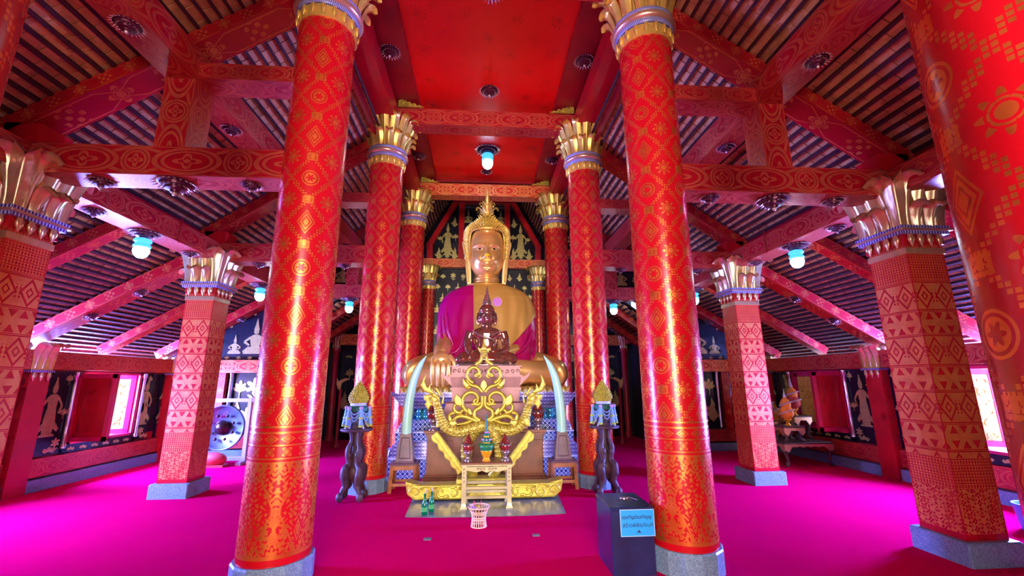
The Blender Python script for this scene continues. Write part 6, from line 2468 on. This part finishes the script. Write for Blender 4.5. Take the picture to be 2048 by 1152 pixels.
# ------------------------------------------------------------------ right rear corner: lacquer tables with wrapped offerings
def low_table(label, cx, cy, w, d, z0, h, name='lacquer_table'):
    t = thing(name, label, 'table', (cx, cy, z0), group='dark gilded offering tables')
    mb = MB()
    mb.bevbox((0, 0, h - .015), (w, d, .03), .006)
    mb.build('top', 'wood_dark', t, True)
    n = max(5, int(w / .06))
    for (yy, rot, L) in ((-d / 2 + .01, 0, w), (0, 1, d)):
        mb = MB()
        pts = [(-L / 2, 0)]
        k = max(6, int(L / .07))
        for i in range(k + 1):
            x = -L / 2 + L * i / k
            z = -.035 - (.018 if i % 2 else 0) - .09 * math.exp(-((x) / (.10 * L)) ** 2) * 0 - .10 * math.exp(-((abs(x) - L / 2 + .05) / .06) ** 2)
            pts.append((x, z))
        pts.append((L / 2, 0))
        if rot == 0:
            mb.ext(pts, (0, -d / 2 + .012, h - .03), (1, 0, 0), (0, 0, 1), .02)
        else:
            mb.ext(pts, (-w / 2 + .012, 0, h - .03), (0, 1, 0), (0, 0, 1), .02)
        mb.build('gilt_apron', 'copper_band', t, True)
    for (a, b) in ((-1, -1), (1, -1), (1, 1), (-1, 1)):
        mb = MB()
        x, y = a * (w / 2 - .06), b * (d / 2 - .06)
        mb.tube(spline([(x, y, h - .03), (x + a * .02, y, h * .6), (x - a * .015, y, h * .25), (x + a * .02, y, .02)], 5), [.045, .04, .024, .035], 8)
        mb.ell((x + a * .02, y - .02, .022), (.035, .04, .022), 8, 6)
        mb.build('leg', 'wood_dark', t, True)
    return t
low_table('large low dark table with gilt scalloped apron in the right rear corner', 5.98, 8.55, .95, 1.35, 0, .42)
low_table('small dark gilt-edged table nearest the room, on the large low table', 5.80, 8.15, .42, .40, .421, .28)
low_table('taller small dark table against the right wall, on the large low table', 6.27, 8.52, .36, .42, .421, .44)
low_table('small dark table at the back left of the large low table', 5.72, 8.75, .36, .40, .421, .34)
def wrapped(label, x, y, z, mats, s=1.0, stand=True):
    t = thing('wrapped_offering', label, 'offering', (x, y, z), group='cloth-wrapped offerings')
    b = 0
    if stand:
        mb = MB()
        mb.lathe([(.06, 0), (.058, .012), (.035, .03), (.03, .06), (.045, .085), (.075, .11), (.08, .125), (.06, .125)], 16)
        mb.build('gold_bowl', 'amber_glass', t, True)
        b = .12
    mb = MB()
    mb.lathe([(.05, b), (.11, b + .05), (.135, b + .11), (.125, b + .17), (.10, b + .22), (.085, b + .24)], 20)
    mb.build('lower_bundle', mats[0], t, True)
    mb = MB()
    mb.lathe([(.085, b + .23), (.10, b + .27), (.095, b + .32), (.07, b + .37), (.035, b + .41), (.02, b + .43)], 18)
    mb.build('upper_bundle', mats[1], t, True)
    for (zz, r, sl) in ((.14, .137, .05), (.30, .103, .04)):
        mb = MB()
        mb.tube([(r * math.cos(a), r * math.sin(a), b + zz + sl * math.sin(a + 2.4)) for a in [2 * PI * i / 24 for i in range(25)]], .022, 6, cap=False, flat=.5)
        mb.build('ribbon', 'white_wrap', t, True)
    mb = MB()
    mb.lathe([(.022, b + .42), (.028, b + .45), (.012, b + .48), (.018, b + .50), (.008, b + .53), (.003, b + .60)], 10)
    mb.build('spire', mats[2], t, True)
    t.scale = (s, s, s)
    return t
wrapped('orange cloth-wrapped offering on an amber bowl, on the nearest small table', 5.80, 8.12, .702, ('orange_wrap', 'orange_wrap', 'white_wrap'), .95)
wrapped('red and orange wrapped offering on an amber bowl, on the tall table by the wall', 6.22, 8.46, .862, ('red_wrap', 'orange_wrap', 'white_wrap'), 1.0)
wrapped('white cloth-wrapped offering behind the orange one', 5.84, 8.78, .762, ('white_wrap', 'white_wrap', 'silver'), 1.1)
wrapped('pale lilac wrapped offering half hidden by the square pillar', 5.60, 8.45, .421, ('white_wrap', 'white_wrap', 'silver'), 0.8, False)
wrapped('large tan wrapped offering at the back of the big low table', 6.08, 8.98, .421, ('orange_wrap', 'orange_wrap', 'copper_band'), 1.6, False)
# blue bucket peeping in at the right edge
bu = thing('bucket', 'blue plastic bucket cut by the right edge beside the big square pillar', 'bucket', (5.74, 4.46, 0))
mb = MB()
mb.lathe([(.12, 0), (.125, .01), (.155, .24), (.165, .245), (.165, .26), (.15, .26), (.118, .02), (.001, .02)], 24)
mb.build('pail', 'blue_plastic', bu, True)
mb = MB()
mb.tube([(.16 * math.cos(a), -.02, .25 - .12 * math.sin(a)) for a in [PI * i / 16 for i in range(17)]], .005, 6)
mb.build('handle', 'silver', bu, True)
# dim things in the rear aisles: carved bird-headed posts beside the statue
for sd in (-1, 1):
    t = thing('carved_post', 'thin dark red post with a gilded bird finial in the %s rear aisle' % SIDE[sd], 'post', (sd * 3.55, 11.2, 0))
    mb = MB()
    mb.lathe([(.10, 0), (.10, .06), (.04, .10), (.035, 1.3), (.05, 1.34), (.03, 1.38)], 12)
    mb.build('pole', 'dark_red', t, True)
    mb = MB()
    poly = [(-.22, 1.62), (-.12, 1.58), (-.02, 1.52), (.0, 1.36), (.06, 1.36), (.10, 1.50), (.10, 1.64), (.05, 1.56), (.0, 1.60), (-.10, 1.64)]
    mb.ext([(-sd * a * -1, b) for a, b in poly], (0, 0, 0), (1, 0, 0), (0, 0, 1), .03)
    mb.build('bird_head', 'figure_gold', t, True)
